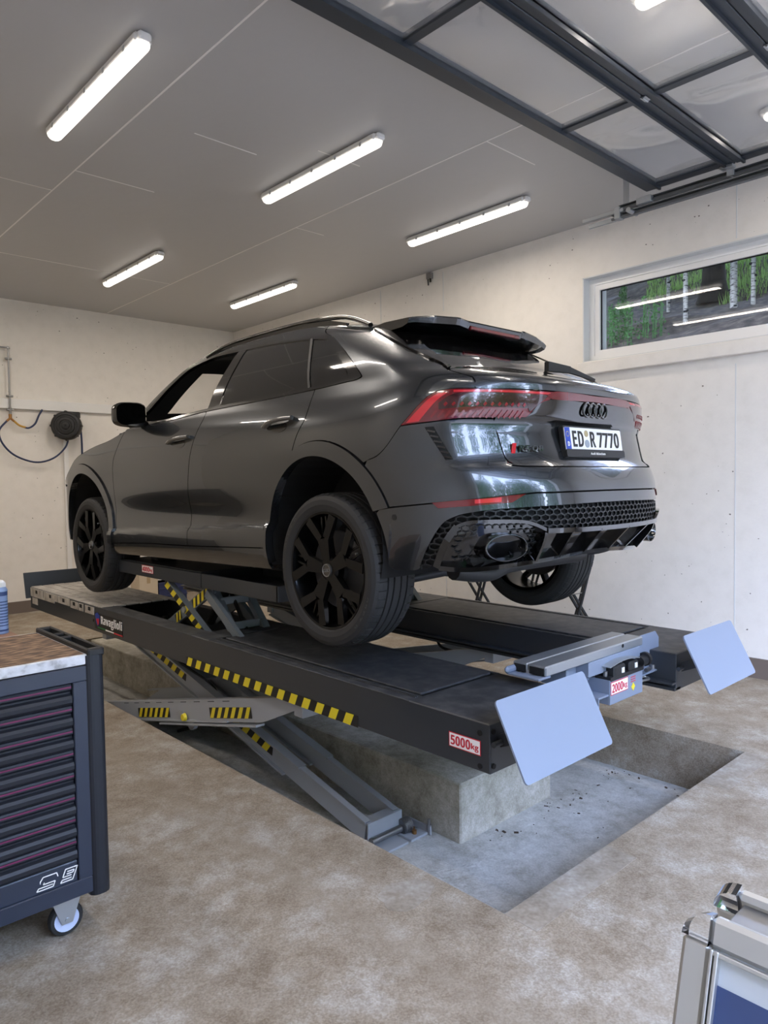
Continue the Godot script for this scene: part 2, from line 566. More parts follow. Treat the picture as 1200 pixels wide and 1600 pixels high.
func pores(parent: Node3D, right: bool):
	var rng := RandomNumberGenerator.new()
	rng.seed = 77 if right else 78
	var b := Mb.new()
	for k in (420 if right else 260):
		var r := 0.0025 + pow(rng.randf(), 3.0) * 0.009
		var p: Vector3
		var u: Vector3
		if right:
			p = Vector3(WALL_R - 0.0004, rng.randf_range(0.2, 2.7) if rng.randf() < 0.8 else rng.randf_range(3.6, 4.0), rng.randf_range(-6.5, 1.5)); u = Vector3.BACK
		else:
			p = Vector3(rng.randf_range(-1.0, 2.9), rng.randf_range(0.8, 4.0), WALL_B + 0.0004); u = Vector3.RIGHT
		var nn := Vector3.LEFT if right else Vector3.BACK
		var c := []
		for q in 5:
			var a := TAU * q / 5 + rng.randf()
			c.append(p + (u * cos(a) * rng.randf_range(0.6, 1.2) + Vector3.UP * sin(a) * 0.7) * r)
		for q in 5: b.tri(p, c[q], c[(q + 1) % 5], nn, nn, nn)
	obj("surface_pores", b, M.pore, parent).set_meta("kind", "stuff")

func window_and_outside():
	# strip window high in the right wall
	var w := structure(thing("window_1", "", ""), "long narrow white framed window high in the side wall", "window")
	var z0 := -0.935
	var z1 := 2.35
	var y0 := 2.755
	var y1 := 3.56
	var rv := Mb.new()
	rv.box(Vector3(WALL_R + 0.07, (y0 + y1) / 2, z0 + 0.006), Vector3(0.16, y1 - y0, 0.012))
	rv.box(Vector3(WALL_R + 0.07, (y0 + y1) / 2, z1 - 0.006), Vector3(0.16, y1 - y0, 0.012))
	rv.box(Vector3(WALL_R + 0.07, y1 - 0.006, (z0 + z1) / 2), Vector3(0.16, 0.012, z1 - z0))
	rv.box(Vector3(WALL_R + 0.07, y0 + 0.006, (z0 + z1) / 2), Vector3(0.16, 0.012, z1 - z0))
	obj("reveal", rv, M.reveal, w)
	var fr := Mb.new()
	var xf := WALL_R + 0.085
	for t in [[0.0, 0.055, 0.07, 0.0], [0.055, 0.05, 0.055, 0.012]]:
		var o: float = t[0] + 0.012
		var wd: float = t[1]
		var dp: float = t[2]
		var xx: float = xf + t[3] + dp / 2
		fr.box(Vector3(xx, y0 + o + wd / 2, (z0 + z1) / 2), Vector3(dp, wd, z1 - z0 - 2 * o), 0.0)
		fr.box(Vector3(xx, y1 - o - wd / 2, (z0 + z1) / 2), Vector3(dp, wd, z1 - z0 - 2 * o), 0.0)
		fr.box(Vector3(xx, (y0 + y1) / 2, z0 + o + wd / 2), Vector3(dp, y1 - y0 - 2 * (o + wd), wd), 0.0)
		fr.box(Vector3(xx, (y0 + y1) / 2, z1 - o - wd / 2), Vector3(dp, y1 - y0 - 2 * (o + wd), wd), 0.0)
	obj("window_frame", fr, M.white_frame, w)
	var gk := Mb.new()
	var g := 0.117
	for s in [[y0 + g, 0], [y1 - g, 0]]:
		gk.box(Vector3(xf + 0.045, s[0], (z0 + z1) / 2), Vector3(0.02, 0.012, z1 - z0 - 2 * g))
	for s in [z0 + g, z1 - g]:
		gk.box(Vector3(xf + 0.045, (y0 + y1) / 2, s), Vector3(0.02, y1 - y0 - 2 * g, 0.012))
	obj("gasket", gk, M.matte_black, w)
	slab("pane", M.window_glass, Vector3(xf + 0.042, y0 + g, z0 + g), Vector3(xf + 0.048, y1 - g, z1 - g), w)
	slab("pane", M.window_glass, Vector3(xf + 0.062, y0 + g, z0 + g), Vector3(xf + 0.066, y1 - g, z1 - g), w)
	slab("outer_lining", M.reveal, Vector3(WALL_R + 0.24, y0 + 0.02, z0 + 0.02), Vector3(WALL_R + 0.30, y1 - 0.02, z0 + 0.075), w, 0.004)
	slab("window_sill", M.white_wall, Vector3(WALL_R - 0.065, 2.635, z0 - 0.03), Vector3(WALL_R + 0.1, 2.752, z1 + 0.03), w, 0.006)
	outside()

func hill_y(x: float, z: float) -> float:
	return 2.3 + 0.42 * (x - 3.6) + 0.10 * sin(x * 1.3 + z * 0.7) + 0.06 * sin(x * 2.9 - z * 2.1)

func outside():
	var m := mat("forest_soil", Color.WHITE, 0.95)
	m.albedo_texture = noise_tex(0.03, [[0.0, col(30, 25, 21)], [0.45, col(72, 62, 54)], [1.0, col(136, 122, 108)]], 512, 6, 71)
	tri_map(m, 0.35)
	m = mat("bark_dark", Color.WHITE, 0.95)
	m.albedo_texture = noise_tex(0.04, [[0.0, col(24, 20, 17)], [1.0, col(62, 54, 47)]], 256, 5, 72)
	tri_map(m, 1.2)
	m.uv1_scale = Vector3(2.4, 0.5, 2.4)
	m = mat("bark_birch", Color.WHITE, 0.8)
	m.albedo_texture = noise_tex(0.03, [[0.0, col(40, 37, 34)], [0.3, col(90, 86, 82)], [0.42, col(170, 167, 160)], [1.0, col(196, 193, 187)]], 256, 4, 73)
	tri_map(m, 1.5)
	m.uv1_scale = Vector3(0.8, 3.0, 0.8)
	m = mat("grass", col(140, 172, 96), 0.8)
	m.backlight_enabled = true
	m.backlight = col(104, 132, 66)
	m.cull_mode = BaseMaterial3D.CULL_DISABLED
	m = mat("weed", col(72, 116, 60), 0.8)
	m.backlight_enabled = true
	m.backlight = col(40, 66, 30)
	m.cull_mode = BaseMaterial3D.CULL_DISABLED
	var b := Mb.new()
	for i in 30:
		for j in 36:
			var q := []
			for k in [[0, 0], [1, 0], [1, 1], [0, 1]]:
				var x = 3.45 + (i + k[0]) * 0.8
				var z = -20.0 + (j + k[1]) * 0.85
				q.append(Vector3(x, hill_y(x, z), z))
			var nn: Vector3 = (q[2] - q[0]).cross(q[3] - q[1]).normalized()
			if nn.y < 0: nn = -nn
			b.quad(q[0], q[1], q[2], q[3], nn)
	structure(obj("hillside", b, M.forest_soil), "brown wooded slope rising outside the strip window", "ground")
	var rng := RandomNumberGenerator.new()
	rng.seed = 5
	var trunks := [["fir_tree", 9.3, -2.35, 0.165, "bark_dark", "thick dark trunk with flared roots on the slope outside"], ["birch_tree", 7.19, -1.87, 0.034, "bark_birch", "slim white birch standing left of the thick dark trunk"],
		["birch_tree", 8.67, -2.84, 0.03, "bark_birch", "thinnest grey birch, furthest left through the window"], ["birch_tree", 7.81, -1.44, 0.052, "bark_birch", "stoutest birch with dark marks right of the thick trunk"],
		["birch_tree", 7.95, -1.22, 0.032, "bark_birch", "thin birch just right of the stoutest birch"]]
	for t in trunks:
		var base := Vector3(t[1], hill_y(t[1], t[2]) - 0.1, t[2])
		var o := thing(t[0], t[5], "tree", base, "" if t[0] == "fir_tree" else "birches on the slope")
		var tr := Mb.new()
		var pr := PackedVector2Array()
		var rr: float = t[3]
		var hgt := 9.0 if rr > 0.1 else 5.5
		for k in 15:
			var h := hgt * pow(k / 14.0, 1.6)
			pr.append(Vector2(rr * (1.0 - 0.6 * h / hgt) + (rr * 0.9 * exp(-h / (rr * 1.6)) if rr > 0.1 else 0.0), h))
		var fold := 10 if rr < 0.1 else 28
		tr.lathe(pr, fold)
		obj("trunk", tr, M[t[4]], o)
		if rr < 0.1:
			var mk := Mb.new()
			for k in 16:
				var a := rng.randf() * TAU
				var h := rng.randf_range(0.05, 2.0)
				mk.box(Vector3(cos(a) * rr * 0.93, h, sin(a) * rr * 0.93), Vector3(0.035, 0.022, 0.035) * rng.randf_range(0.5, 1.2))
			obj("bark_mark", mk, M.matte_black, o).set_meta("kind", "stuff")
		var cr := Mb.new()
		for k in 420:
			var h := rng.randf_range(hgt * 0.6, hgt)
			var a := rng.randf() * TAU
			var reach := (hgt - h) * 0.35 + 0.3
			var p := Vector3(cos(a), 0, sin(a)) * reach * sqrt(rng.randf()) + Vector3.UP * (h - 0.1)
			leaf(cr, p, rng, 0.14 if rr < 0.1 else 0.26)
		var cro := obj("crown", cr, M.weed, o)
		cro.set_meta("kind", "stuff")
	var cn := Mb.new()  # leaf mass added out of view to keep sky light off the slope
	for k in 26000:
		var x := rng.randf_range(4.2, 30.0)
		leaf(cn, Vector3(x, hill_y(x, 0.0) + rng.randf_range(5.5, 9.0), rng.randf_range(-28.0, 16.0)), rng, 0.52)
	for k in 15000:  # leaf curtains added round the edges to block the low sky
		var p := Vector3(rng.randf_range(3.7, 5.4), rng.randf_range(4.75, 11.0), rng.randf_range(-18.0, 10.0))
		if k % 3 == 1: p = Vector3(rng.randf_range(4.0, 26.0), 0, rng.randf_range(-20.0, -16.0))
		elif k % 3 == 2: p = Vector3(rng.randf_range(4.0, 26.0), 0, rng.randf_range(7.0, 11.0))
		if k % 3: p.y = hill_y(p.x, 0.0) + rng.randf_range(0.0, 9.0)
		leaf(cn, p, rng, 0.5)
	var cano := obj("added_shade_leaves", cn, M.weed, self)
	cano.set_meta("kind", "stuff")
	tag(cano, "unseen leaf mass added to shade the slope, above the window view", "foliage")
	# grass along the top of the view, weeds near the glass
	var gr := Mb.new()
	for k in 16000:
		var x := rng.randf_range(8.8, 15.5)
		var z := rng.randf_range(-7.5, 0.8)
		var ratio := (z - 2.88) / (x + 3.22)
		if ratio < -0.512 or (ratio < -0.41 and x < 10.3 + 0.5 * sin(z * 3.1)) or x < 9.0 + 0.4 * sin(z * 4.0) + rng.randf() * 0.5: continue
		blade(gr, Vector3(x, hill_y(x, z), z), rng, rng.randf_range(0.08, 0.24), 0.02)
	var go := obj("grass", gr, M.grass, self)
	go.set_meta("kind", "stuff")
	tag(go, "bright green grass growing on the slope above the bare soil", "grass")
	var spots := [[6.77, -2.78, 0.55, 60, "bushy weed at the lower left corner of the window view"], [6.6, -2.55, 0.62, 80, "widest clump of leafy weed outside the window"], [6.78, -2.28, 0.62, 26, "tall single weed right of the widest clump"],
		[6.75, -2.08, 0.6, 22, "tall weed furthest right in the window view"], [8.6, -3.6, 0.5, 50, "dark low bush further up the slope"]]
	for s in spots:
		var o := thing("weed", s[4], "plant", Vector3(s[0], hill_y(s[0], s[1]) - 0.02, s[1]), "weeds outside the window")
		var wb := Mb.new()
		for k in 5:
			var off = Vector3(rng.randf_range(-0.1, 0.1), 0, rng.randf_range(-0.1, 0.1)) * (s[3] / 40.0)
			wb.tube(P3([off, off + Vector3(0.02, s[2] * rng.randf_range(0.7, 1.0), 0.01)]), 0.006, 5)
			for q in s[3]:
				var h = rng.randf() * s[2]
				leaf(wb, off + Vector3(rng.randf_range(-1, 1), 0, rng.randf_range(-1, 1)) * 0.10 * (1.15 - h / s[2]) + Vector3.UP * h, rng, 0.032)
		obj("leaves", wb, M.weed, o)
	# trees beyond the yard, seen only as reflections in the car
	for k in 9:
		var p := Vector3(-15.0 + k * 3.3 + 1.2 * sin(k * 5.1), 0, 21.0 + 2.0 * sin(k * 2.1))
		var o := thing("yard_tree", "green tree beyond the yard, seen only in the car's reflections", "tree", p, "trees beyond the yard")
		var tr := Mb.new()
		tr.lathe(PackedVector2Array([Vector2(0.3, -0.1), Vector2(0.22, 2.0), Vector2(0.1, 7.0)]), 10)
		obj("trunk", tr, M.bark_dark, o)
		var cr := Mb.new()
		for q in 2600:
			var h := 13.0 * (1.0 - sqrt(rng.randf()) * 0.97)
			var a := rng.randf() * TAU
			leaf(cr, Vector3(cos(a), 0, sin(a)) * (0.5 + 2.6 * sqrt(maxf(0.0, 1.0 - h / 13.1)) + 0.3 * sin(h * 3.0 + k)) * sqrt(rng.randf()) + Vector3.UP * h, rng, 0.4)
		obj("crown", cr, M.weed, o).set_meta("kind", "stuff")

func leaf(b: Mb, p: Vector3, rng: RandomNumberGenerator, s: float):
	var d := Vector3(rng.randf_range(-1, 1), rng.randf_range(-0.4, 0.9), rng.randf_range(-1, 1)).normalized()
	var w := d.cross(Vector3(rng.randf_range(-1, 1), 1, rng.randf_range(-1, 1))).normalized()
	var nn := d.cross(w).normalized()
	b.tri(p - d * s, p + w * s * 0.35, p + d * s, nn, nn, nn)
	b.tri(p - d * s, p - w * s * 0.35, p + d * s, nn, nn, nn)

func blade(b: Mb, p: Vector3, rng: RandomNumberGenerator, h: float, w: float):
	var a := rng.randf() * TAU
	var s := Vector3(cos(a), 0, sin(a)) * w / 2
	var tip := p + Vector3(rng.randf_range(-0.3, 0.3) * h, h, rng.randf_range(-0.3, 0.3) * h)
	var nn := (Vector3.UP * 0.6 + Vector3(sin(a), 0, -cos(a))).normalized()
	b.tri(p - s, p + s, tip, nn, nn, nn)

# ---------------------------------------------------------------- lamps
func ceiling_lights():
	var glow := mat("lamp_diffuser", Color(1, 1, 1), 0.4)
	glow.emission_enabled = true
	glow.emission = Color(1.0, 0.97, 0.93)
	glow.emission_energy_multiplier = 1.6
	var clip := mat("lamp_clip", col(190, 192, 194), 0.3, 0.6)
	var cb := Mb.new()
	cb.box(Vector3.ZERO, Vector3(0.006, 0.03, 0.022), 0.002)
	var clip_mesh := cb.mesh()
	var names := {"-1.446/-1.55": "ceiling light nearest the camera, upper left", "0.255/-1.58": "long ceiling light above the middle of the car", "1.955/-1.58": "ceiling light nearest the side wall, above the car's tail",
		"0.225/-4.9": "far left ceiling light of the back row", "1.97/-4.93": "far right ceiling light of the back row by the corner", "0.285/1.75": "ceiling light seen through the raised door's glass"}
	for x in [-3.15, -1.446, 0.255, 1.955]:
		for z in [-4.91, -1.565, 1.75]:
			var nm := "ceiling light outside the photograph"
			for key in names:
				var s: PackedStringArray = key.split("/")
				if absf(float(s[0]) - x) < 0.06 and absf(float(s[1]) - z) < 0.06: nm = names[key]
			var o := thing("ceiling_light", "long white sealed tube fitting, " + nm, "lamp", Vector3(x, CEIL, z), "sealed strip lights on the ceiling")
			var b := Mb.new()
			b.box(Vector3(0, -0.030, 0), Vector3(0.10, 0.05, 1.40), 0.012)
			b.box(Vector3(0, -0.028, -0.70), Vector3(0.075, 0.045, 0.06), 0.012)
			b.box(Vector3(0, -0.028, 0.70), Vector3(0.075, 0.045, 0.06), 0.012)
			obj("housing", b, M.white_plastic, o)
			b = Mb.new()
			var pr := PackedVector2Array()
			for k in 13:
				var a := PI * k / 12.0
				pr.append(Vector2(cos(a) * 0.048, -sin(a) * 0.036))
			b.prism(pr, -0.665, 0.665, Transform3D(Basis(), Vector3(0, -0.054, 0)))
			for e in [-1.0, 1.0]:
				var cp := PackedVector2Array()
				for k in 7: cp.append(Vector2(sin(PI / 2 * k / 6.0), cos(PI / 2 * k / 6.0)))
				for q in 12:
					for k in 6:
						var c := []
						for w in [[k, q], [k, q + 1], [k + 1, q + 1], [k + 1, q]]:
							var a: float = PI * w[1] / 12.0
							var nn := Vector3(cos(a) * cp[w[0]].x, -sin(a) * cp[w[0]].x, e * cp[w[0]].y)
							c.append([Vector3(nn.x * 0.048, nn.y * 0.036 - 0.054, e * 0.665 + nn.z * 0.045), nn])
						b.squad(c[0][0], c[1][0], c[2][0], c[3][0], c[0][1], c[1][1], c[2][1], c[3][1])
			obj("diffuser", b, glow, o)
			for k in 5:
				for s in [-1.0, 1.0]: put("clip", clip_mesh, clip, o, Transform3D(Basis(), Vector3(s * 0.052, -0.045, -0.56 + 0.28 * k)))
			var l := AreaLight3D.new()
			l.name = "tube_glow"
			l.area_size = Vector2(0.09, 1.38)
			l.light_color = LAMP_COLOR
			l.light_energy = LAMP_ENERGY
			l.shadow_enabled = true
			l.area_range = 20.0
			l.area_attenuation = 2.0
			l.rotation.x = -PI / 2
			l.position.y = -0.095
			o.add_child(l)

# ---------------------------------------------------------------- the raised door
func overhead_door():
	var dm := mat("door_anthracite", col(56, 62, 70), 0.35, 0.35)
	var pane := mat("acrylic_pane", Color(0.95, 0.96, 0.97, 0.10), 0.03)
	pane.transparency = BaseMaterial3D.TRANSPARENCY_ALPHA
	pane.normal_enabled = true
	pane.normal_scale = 0.6
	pane.normal_texture = noise_tex(0.004, [], 512, 2, 91, 8.0)
	tri_map(pane, 0.55)
	var y := 3.80
	var o := structure(thing("door_1", "", ""), "raised sectional garage door with dark frames and clear panes, lying under the ceiling", "door")
	var stiles := [-3.29, -2.005, -0.63, 0.745, 2.03]
	var pitch := 0.655
	for k in 6:
		var a := 0.18 + k * pitch + 0.003
		var e := a + pitch - 0.006
		var b := Mb.new()
		var w0 := 0.12 if k == 0 else 0.064
		var w1 := 0.12 if k == 5 else 0.064
		b.box(Vector3(-0.63, y + 0.022, a + w0 / 2), Vector3(5.32, 0.044, w0), 0.003)
		b.box(Vector3(-0.63, y + 0.022, e - w1 / 2), Vector3(5.32, 0.044, w1), 0.003)
		b.box(Vector3(-0.63, y + 0.004, a + w0 - 0.008), Vector3(5.3, 0.05, 0.016))
		b.box(Vector3(-0.63, y + 0.004, e - w1 + 0.008), Vector3(5.3, 0.05, 0.016))
		for q in 5:
			var sw := 0.09 if q in [0, 4] else 0.058
			var sx: float = stiles[q] + (sw / 2 if q == 0 else (-sw / 2 if q == 4 else 0.0))
			b.box(Vector3(sx, y + 0.022, (a + e) / 2), Vector3(sw, 0.043, e - a - w0 - w1 + 0.02), 0.003)
		var s := obj("door_section", b, dm, o)
		for q in 4:
			slab("pane", pane, Vector3(stiles[q] + 0.03, y + 0.012, a + w0 - 0.002), Vector3(stiles[q + 1] - 0.03, y + 0.015, e - w1 + 0.002), s)
		if k < 5:
			for q in [1, 2, 3]:
				var h := Mb.new()
				h.box(Vector3(stiles[q], y - 0.004, e + 0.003), Vector3(0.06, 0.006, 0.035), 0.002)
				h.tube(P3([Vector3(stiles[q] - 0.03, y - 0.008, e + 0.003), Vector3(stiles[q] + 0.03, y - 0.008, e + 0.003)]), 0.006, 8)
				obj("hinge", h, M.galvanised, s)
		var rl := Mb.new()
		rl.box(Vector3(2.02, y - 0.012, e - 0.05), Vector3(0.06, 0.02, 0.09), 0.003)
		rl.box(Vector3(2.045, y - 0.03, e - 0.04), Vector3(0.012, 0.07, 0.05), 0.002)
		rl.tube(P3([Vector3(2.04, y - 0.045, e - 0.04), Vector3(2.085, y - 0.045, e - 0.04)]), 0.022, 12)
		obj("roller", rl, M.galvanised, s)
	# tracks
	var t := structure(thing("trim_1", "", ""), "pair of dark steel door tracks running along the raised door's end", "door track")
	var b := Mb.new()
	for r in [[2.075, 3.755, -0.06], [2.085, 3.70, -0.13]]:
		var x: float = r[0]
		var yy: float = r[1]
		var z0: float = r[2]
		b.box(Vector3(x + 0.018, yy, (z0 + 4.2) / 2), Vector3(0.004, 0.036, 4.2 - z0))
		b.box(Vector3(x, yy - 0.018, (z0 + 4.2) / 2), Vector3(0.04, 0.004, 4.2 - z0))
		b.box(Vector3(x, yy + 0.018, (z0 + 4.2) / 2), Vector3(0.04, 0.004, 4.2 - z0))
		b.box(Vector3(x - 0.018, yy - 0.011, (z0 + 4.2) / 2), Vector3(0.004, 0.012, 4.2 - z0))
	obj("track", b, mat("track_dark", col(104, 107, 110), 0.4, 0.5), t)
	b = Mb.new()
	b.box(Vector3(2.06, 3.735, -0.2), Vector3(0.02, 0.03, 0.36), 0.003)
	b.box(Vector3(2.09, 3.69, -0.2), Vector3(0.02, 0.035, 0.28), 0.003)
	b.box(Vector3(2.08, 3.72, -0.07), Vector3(0.07, 0.09, 0.05), 0.004)
	b.box(Vector3(2.05, 3.75, 0.16), Vector3(0.05, 0.05, 0.12), 0.004)
	b.tube(P3([Vector3(2.0, 3.70, 0.05), Vector3(2.13, 3.70, 0.05)]), 0.02, 10)
	obj("spring_bracket", b, M.galvanised, t)
	for z in [-0.02, 1.3, 2.8]:
		b = Mb.new()
		b.box(Vector3(2.1, 3.9, z), Vector3(0.004, 0.33, 0.05))
		b.box(Vector3(2.1, 4.05, z), Vector3(0.08, 0.008, 0.06))
		obj("hanger", b, M.galvanised, t)

# ---------------------------------------------------------------- the lift
const SIDE_L := Basis(Vector3(0, 0, 1), Vector3(0, 1, 0), Vector3(-1, 0, 0))   # lettering that faces -x

func rebase(o: Node3D, at: Vector3):
	o.position = at
	for c in o.get_children(): c.position -= at

func along(a: Vector3, d: Vector3) -> Transform3D:      # tape on the -x face of a bar that runs along d
	var e := d.normalized()
	return Transform3D(Basis(e, Vector3(0, e.z, -e.y), Vector3(-1, 0, 0)), a)

func lift():
	var o := thing("scissor_lift", "dark grey double scissor vehicle lift with two runways raised out of the floor pit", "car lift")
	for side in [-1.0, 1.0]:
		var cx := -0.69 if side < 0 else 0.922
		runway(o, cx, side)
		scissor(o, cx, side)
		jack_platform(o, cx, side)
		roll_stop(o, cx)
	# lettering and labels on the near runway
	var b := Mb.new()
	b.box(Vector3(0.262, 0, 0.0006), Vector3(0.535, 0.125, 0.001), 0.0, Transform3D(SIDE_L, Vector3(-1.012, 0.566, -2.945)))
	var pl := obj("maker_label", b, M.tape_black, o)
	letters("Ravaglioli", 0.088, M.label_white, pl, Transform3D(SIDE_L, Vector3(-1.0145, 0.577, -2.615)), 0.40)
	b = Mb.new()
	b.box(Vector3(-1.0135, 0.516, -2.65), Vector3(0.002, 0.010, 0.16)); obj("underline", b, M.label_white, pl)
	b = Mb.new()
	b.box(Vector3(-1.0135, 0.514, -2.49), Vector3(0.002, 0.010, 0.16)); obj("underline", b, M.label_red, pl)
	b = Mb.new()
	b.box(Vector3(-1.0135, 0.518, -2.81), Vector3(0.002, 0.010, 0.16)); obj("underline", b, M.label_green, pl)
	var crest := PackedVector2Array([Vector2(-0.05, 0.04), Vector2(0.0, 0.055), Vector2(0.045, 0.035), Vector2(0.04, -0.02), Vector2(0.005, -0.055), Vector2(-0.03, -0.03)])
	b = Mb.new(); b.prism(crest, 0.0, 0.0015, Transform3D(SIDE_L, Vector3(-1.0135, 0.58, -2.885))); obj("emblem", b, M.label_blue, pl)
	b = Mb.new(); b.prism(PackedVector2Array([Vector2(-0.028, 0.004), Vector2(0.035, 0.012), Vector2(0.028, -0.03), Vector2(0.004, -0.046)]), 0.0, 0.0022, Transform3D(SIDE_L, Vector3(-1.0135, 0.58, -2.885))); obj("emblem", b, M.label_red, pl)
	rating_label(o, "5000kg", Transform3D(SIDE_L, Vector3(-1.0125, 0.573, 0.961)), 0.17, 0.062)
	rating_label(o, "4000kg", Transform3D(SIDE_L, Vector3(-0.8765, 1.02, -2.247)), 0.19, 0.055)
	hazard(o.get_node("runway"), Transform3D(SIDE_L, Vector3(-1.0125, 0.503, -1.41)), 1.703, 0.056, 15)
	rebase(o, Vector3(0.11, PIT_Y, -1.7))

func rating_label(o: Node3D, txt: String, at: Transform3D, w: float, h: float):
	var b := Mb.new()
	b.box(Vector3(0, 0, 0.0006), Vector3(w, h, 0.0012), 0.0, at)
	var p := obj("rating_label", b, M.label_red, o)
	b = Mb.new()
	b.box(Vector3(0, 0, 0.0014), Vector3(w * 0.955, h * 0.88, 0.0006), 0.0, at)
	obj("label_ground", b, M.label_white, p)
	var num := txt.substr(0, 4)
	letters(num, h * 0.66, M.label_red, p, at * Transform3D(Basis(), Vector3(-w * 0.125, 0, 0.0022)), w * 0.62)
	letters("kg", h * 0.52, M.label_red, p, at * Transform3D(Basis(), Vector3(w * 0.325, -h * 0.08, 0.0022)), w * 0.23)

func runway(o: Node3D, cx: float, side: float):
	var xo := cx + side * 0.32       # outer and inner faces
	var xi := cx - side * 0.32
	var b := Mb.new()
	var z0 := -4.56
	var z1 := 1.09
	for x in [xo - side * 0.006, xi + side * 0.006]:
		b.box(Vector3(x, 0.578, (z0 + z1) / 2), Vector3(0.012, 0.2, z1 - z0), 0.003)
	b.box(Vector3(cx, 0.578, z1 - 0.005), Vector3(0.63, 0.2, 0.01), 0.002)
	b.box(Vector3(cx, 0.578, z0 + 0.005), Vector3(0.63, 0.2, 0.01), 0.002)
	b.box(Vector3(cx, 0.486, (z0 + z1) / 2), Vector3(0.62, 0.012, z1 - z0 - 0.02))
	b.box(Vector3(xi + side * 0.02, 0.485, (z0 + z1) / 2), Vector3(0.07, 0.02, z1 - z0), 0.003)      # guide rail of the jacking beam
	b.box(Vector3(xi - side * 0.02, 0.52, (z0 + z1) / 2), Vector3(0.05, 0.012, z1 - z0), 0.002)
	var r := obj("runway", b, M.lift_grey, o)
	# decks
	b = Mb.new()
	b.box(Vector3(cx, 0.676, 0.86), Vector3(0.63, 0.008, 0.45), 0.002)
	b.box(Vector3(cx, 0.676, -1.24), Vector3(0.63, 0.008, 0.22), 0.002)
	b.box(Vector3(xo - side * 0.045, 0.676, -0.24), Vector3(0.09, 0.008, 1.76), 0.002)
	b.box(Vector3(xi + side * 0.012, 0.676, -0.24), Vector3(0.024, 0.008, 1.76), 0.002)
	b.box(Vector3(xo - side * 0.07, 0.676, -2.1), Vector3(0.14, 0.008, 1.5), 0.002)
	b.box(Vector3(xi + side * 0.035, 0.676, -2.1), Vector3(0.07, 0.008, 1.5), 0.002)
	obj("deck", b, M.lift_plate, r)
	b = Mb.new()
	b.box(Vector3(cx - side * 0.028, 0.681, -0.235), Vector3(0.50, 0.012, 1.70), 0.003)
	for k in 2: b.box(Vector3(xo - side * (0.05 + 0.012 * k), 0.682, -0.24), Vector3(0.006, 0.006, 1.74))
	obj("slip_plate", b, M.lift_plate, r)
	b = Mb.new()
	b.box(Vector3(cx, 0.668, 0.627), Vector3(0.62, 0.01, 0.03))
	b.box(Vector3(cx, 0.655, -0.24), Vector3(0.60, 0.02, 1.76))
	obj("deck_gap", b, M.matte_black, r)
	var bolts := []
	for k in [[xo - side * 0.02, 0.648], [xo - side * 0.02, 0.508], [cx, 0.648]]:
		bolts.append([[Vector3(k[0], k[1], z1 - 0.002), Vector3(k[0], k[1], z1 + 0.006)], 0.011])
	for yy in [0.635, 0.5]: bolts.append([[Vector3(xo - side * 0.004, yy, z1 - 0.05), Vector3(xo + side * 0.003, yy, z1 - 0.05)], 0.012])
	bolts.append([[Vector3(xo - side * 0.004, 0.56, -2.98), Vector3(xo + side * 0.002, 0.56, -2.98)], 0.012])
	each("bolt", tubes(bolts), M.matte_black, r)
	# planks of the turning plate bay
	for k in 6:
		b = Mb.new()
		b.box(Vector3(xo - side * (0.055 + 0.106 * k), 0.677 - 0.001 * (k % 2), -3.69), Vector3(0.096, 0.012, 1.73), 0.003)
		obj("plank", b, M.worn_plate, r)
	for k in 6:
		var zc: float = [-4.36, -3.98, -3.64, -3.39, -3.235, -3.05][k]
		var ln: float = [0.36, 0.36, 0.28, 0.17, 0.1, 0.19][k]
		b = Mb.new()
		b.box(Vector3(xo + side * 0.003, 0.645 - (0.008 if k > 2 else 0.0), zc), Vector3(0.006, 0.062, ln), 0.0015)
		var ps := obj("side_strip", b, M.worn_plate, r)
		b = Mb.new()
		b.box(Vector3(xo + side * 0.0062, 0.648, zc), Vector3(0.003, 0.03, 0.05), 0.0)
		obj("slot", b, M.matte_black, ps)
	b = Mb.new()
	b.box(Vector3(xo + side * 0.003, 0.604, -4.21), Vector3(0.006, 0.02, 0.66), 0.0015)
	obj("side_strip", b, M.worn_plate, r)
	b = Mb.new()
	b.box(Vector3(xo + side * 0.002, 0.555, -4.42), Vector3(0.003, 0.06, 0.15))
	obj("type_plate", b, M.worn_plate, r)
	# end stop at the far end
	b = Mb.new()
	var t := Transform3D(Basis(Vector3.RIGHT, deg_to_rad(-14)), Vector3(cx + side * 0.01, 0.69, -4.60))
	b.box(Vector3(0, 0, 0), Vector3(0.70, 0.25, 0.01), 0.003, t)
	for x in [-0.28, 0.28]: b.tube(P3([t * Vector3(x, -0.03, 0), t * Vector3(x, -0.03, 0.014)]), 0.012, 8)
	obj("end_stop", b, M.end_grey, o)

func roll_stop(o: Node3D, cx: float):
	var x := cx - 0.055
	if cx > 0: x = cx - 0.067
	var top := Vector3(x, 0.796, 1.15)
	var bot := Vector3(x, 0.508, 1.296)
	var u := (top - bot).normalized()
	var nn := Vector3.RIGHT.cross(u)
	var b := Mb.new()
	b.prism(round_rect(0.622, (top - bot).length(), 0.018), -0.004, 0.004, Transform3D(Basis(Vector3.RIGHT, u, nn), (top + bot) / 2))
	var p := obj("roll_off_stop", b, M.plate_silver, o)
	b = Mb.new()
	for s in [-0.2, 0.2]:
		b.beam(Vector3(x + s, 0.6, 1.09), Vector3(x + s, 0.655, 1.215), Vector3.RIGHT, 0.02, 0.05)
	b.tube(P3([Vector3(x - 0.26, 0.60, 1.105), Vector3(x + 0.26, 0.60, 1.105)]), 0.012, 10)
	obj("stop_hinge", b, M.lift_grey, p)

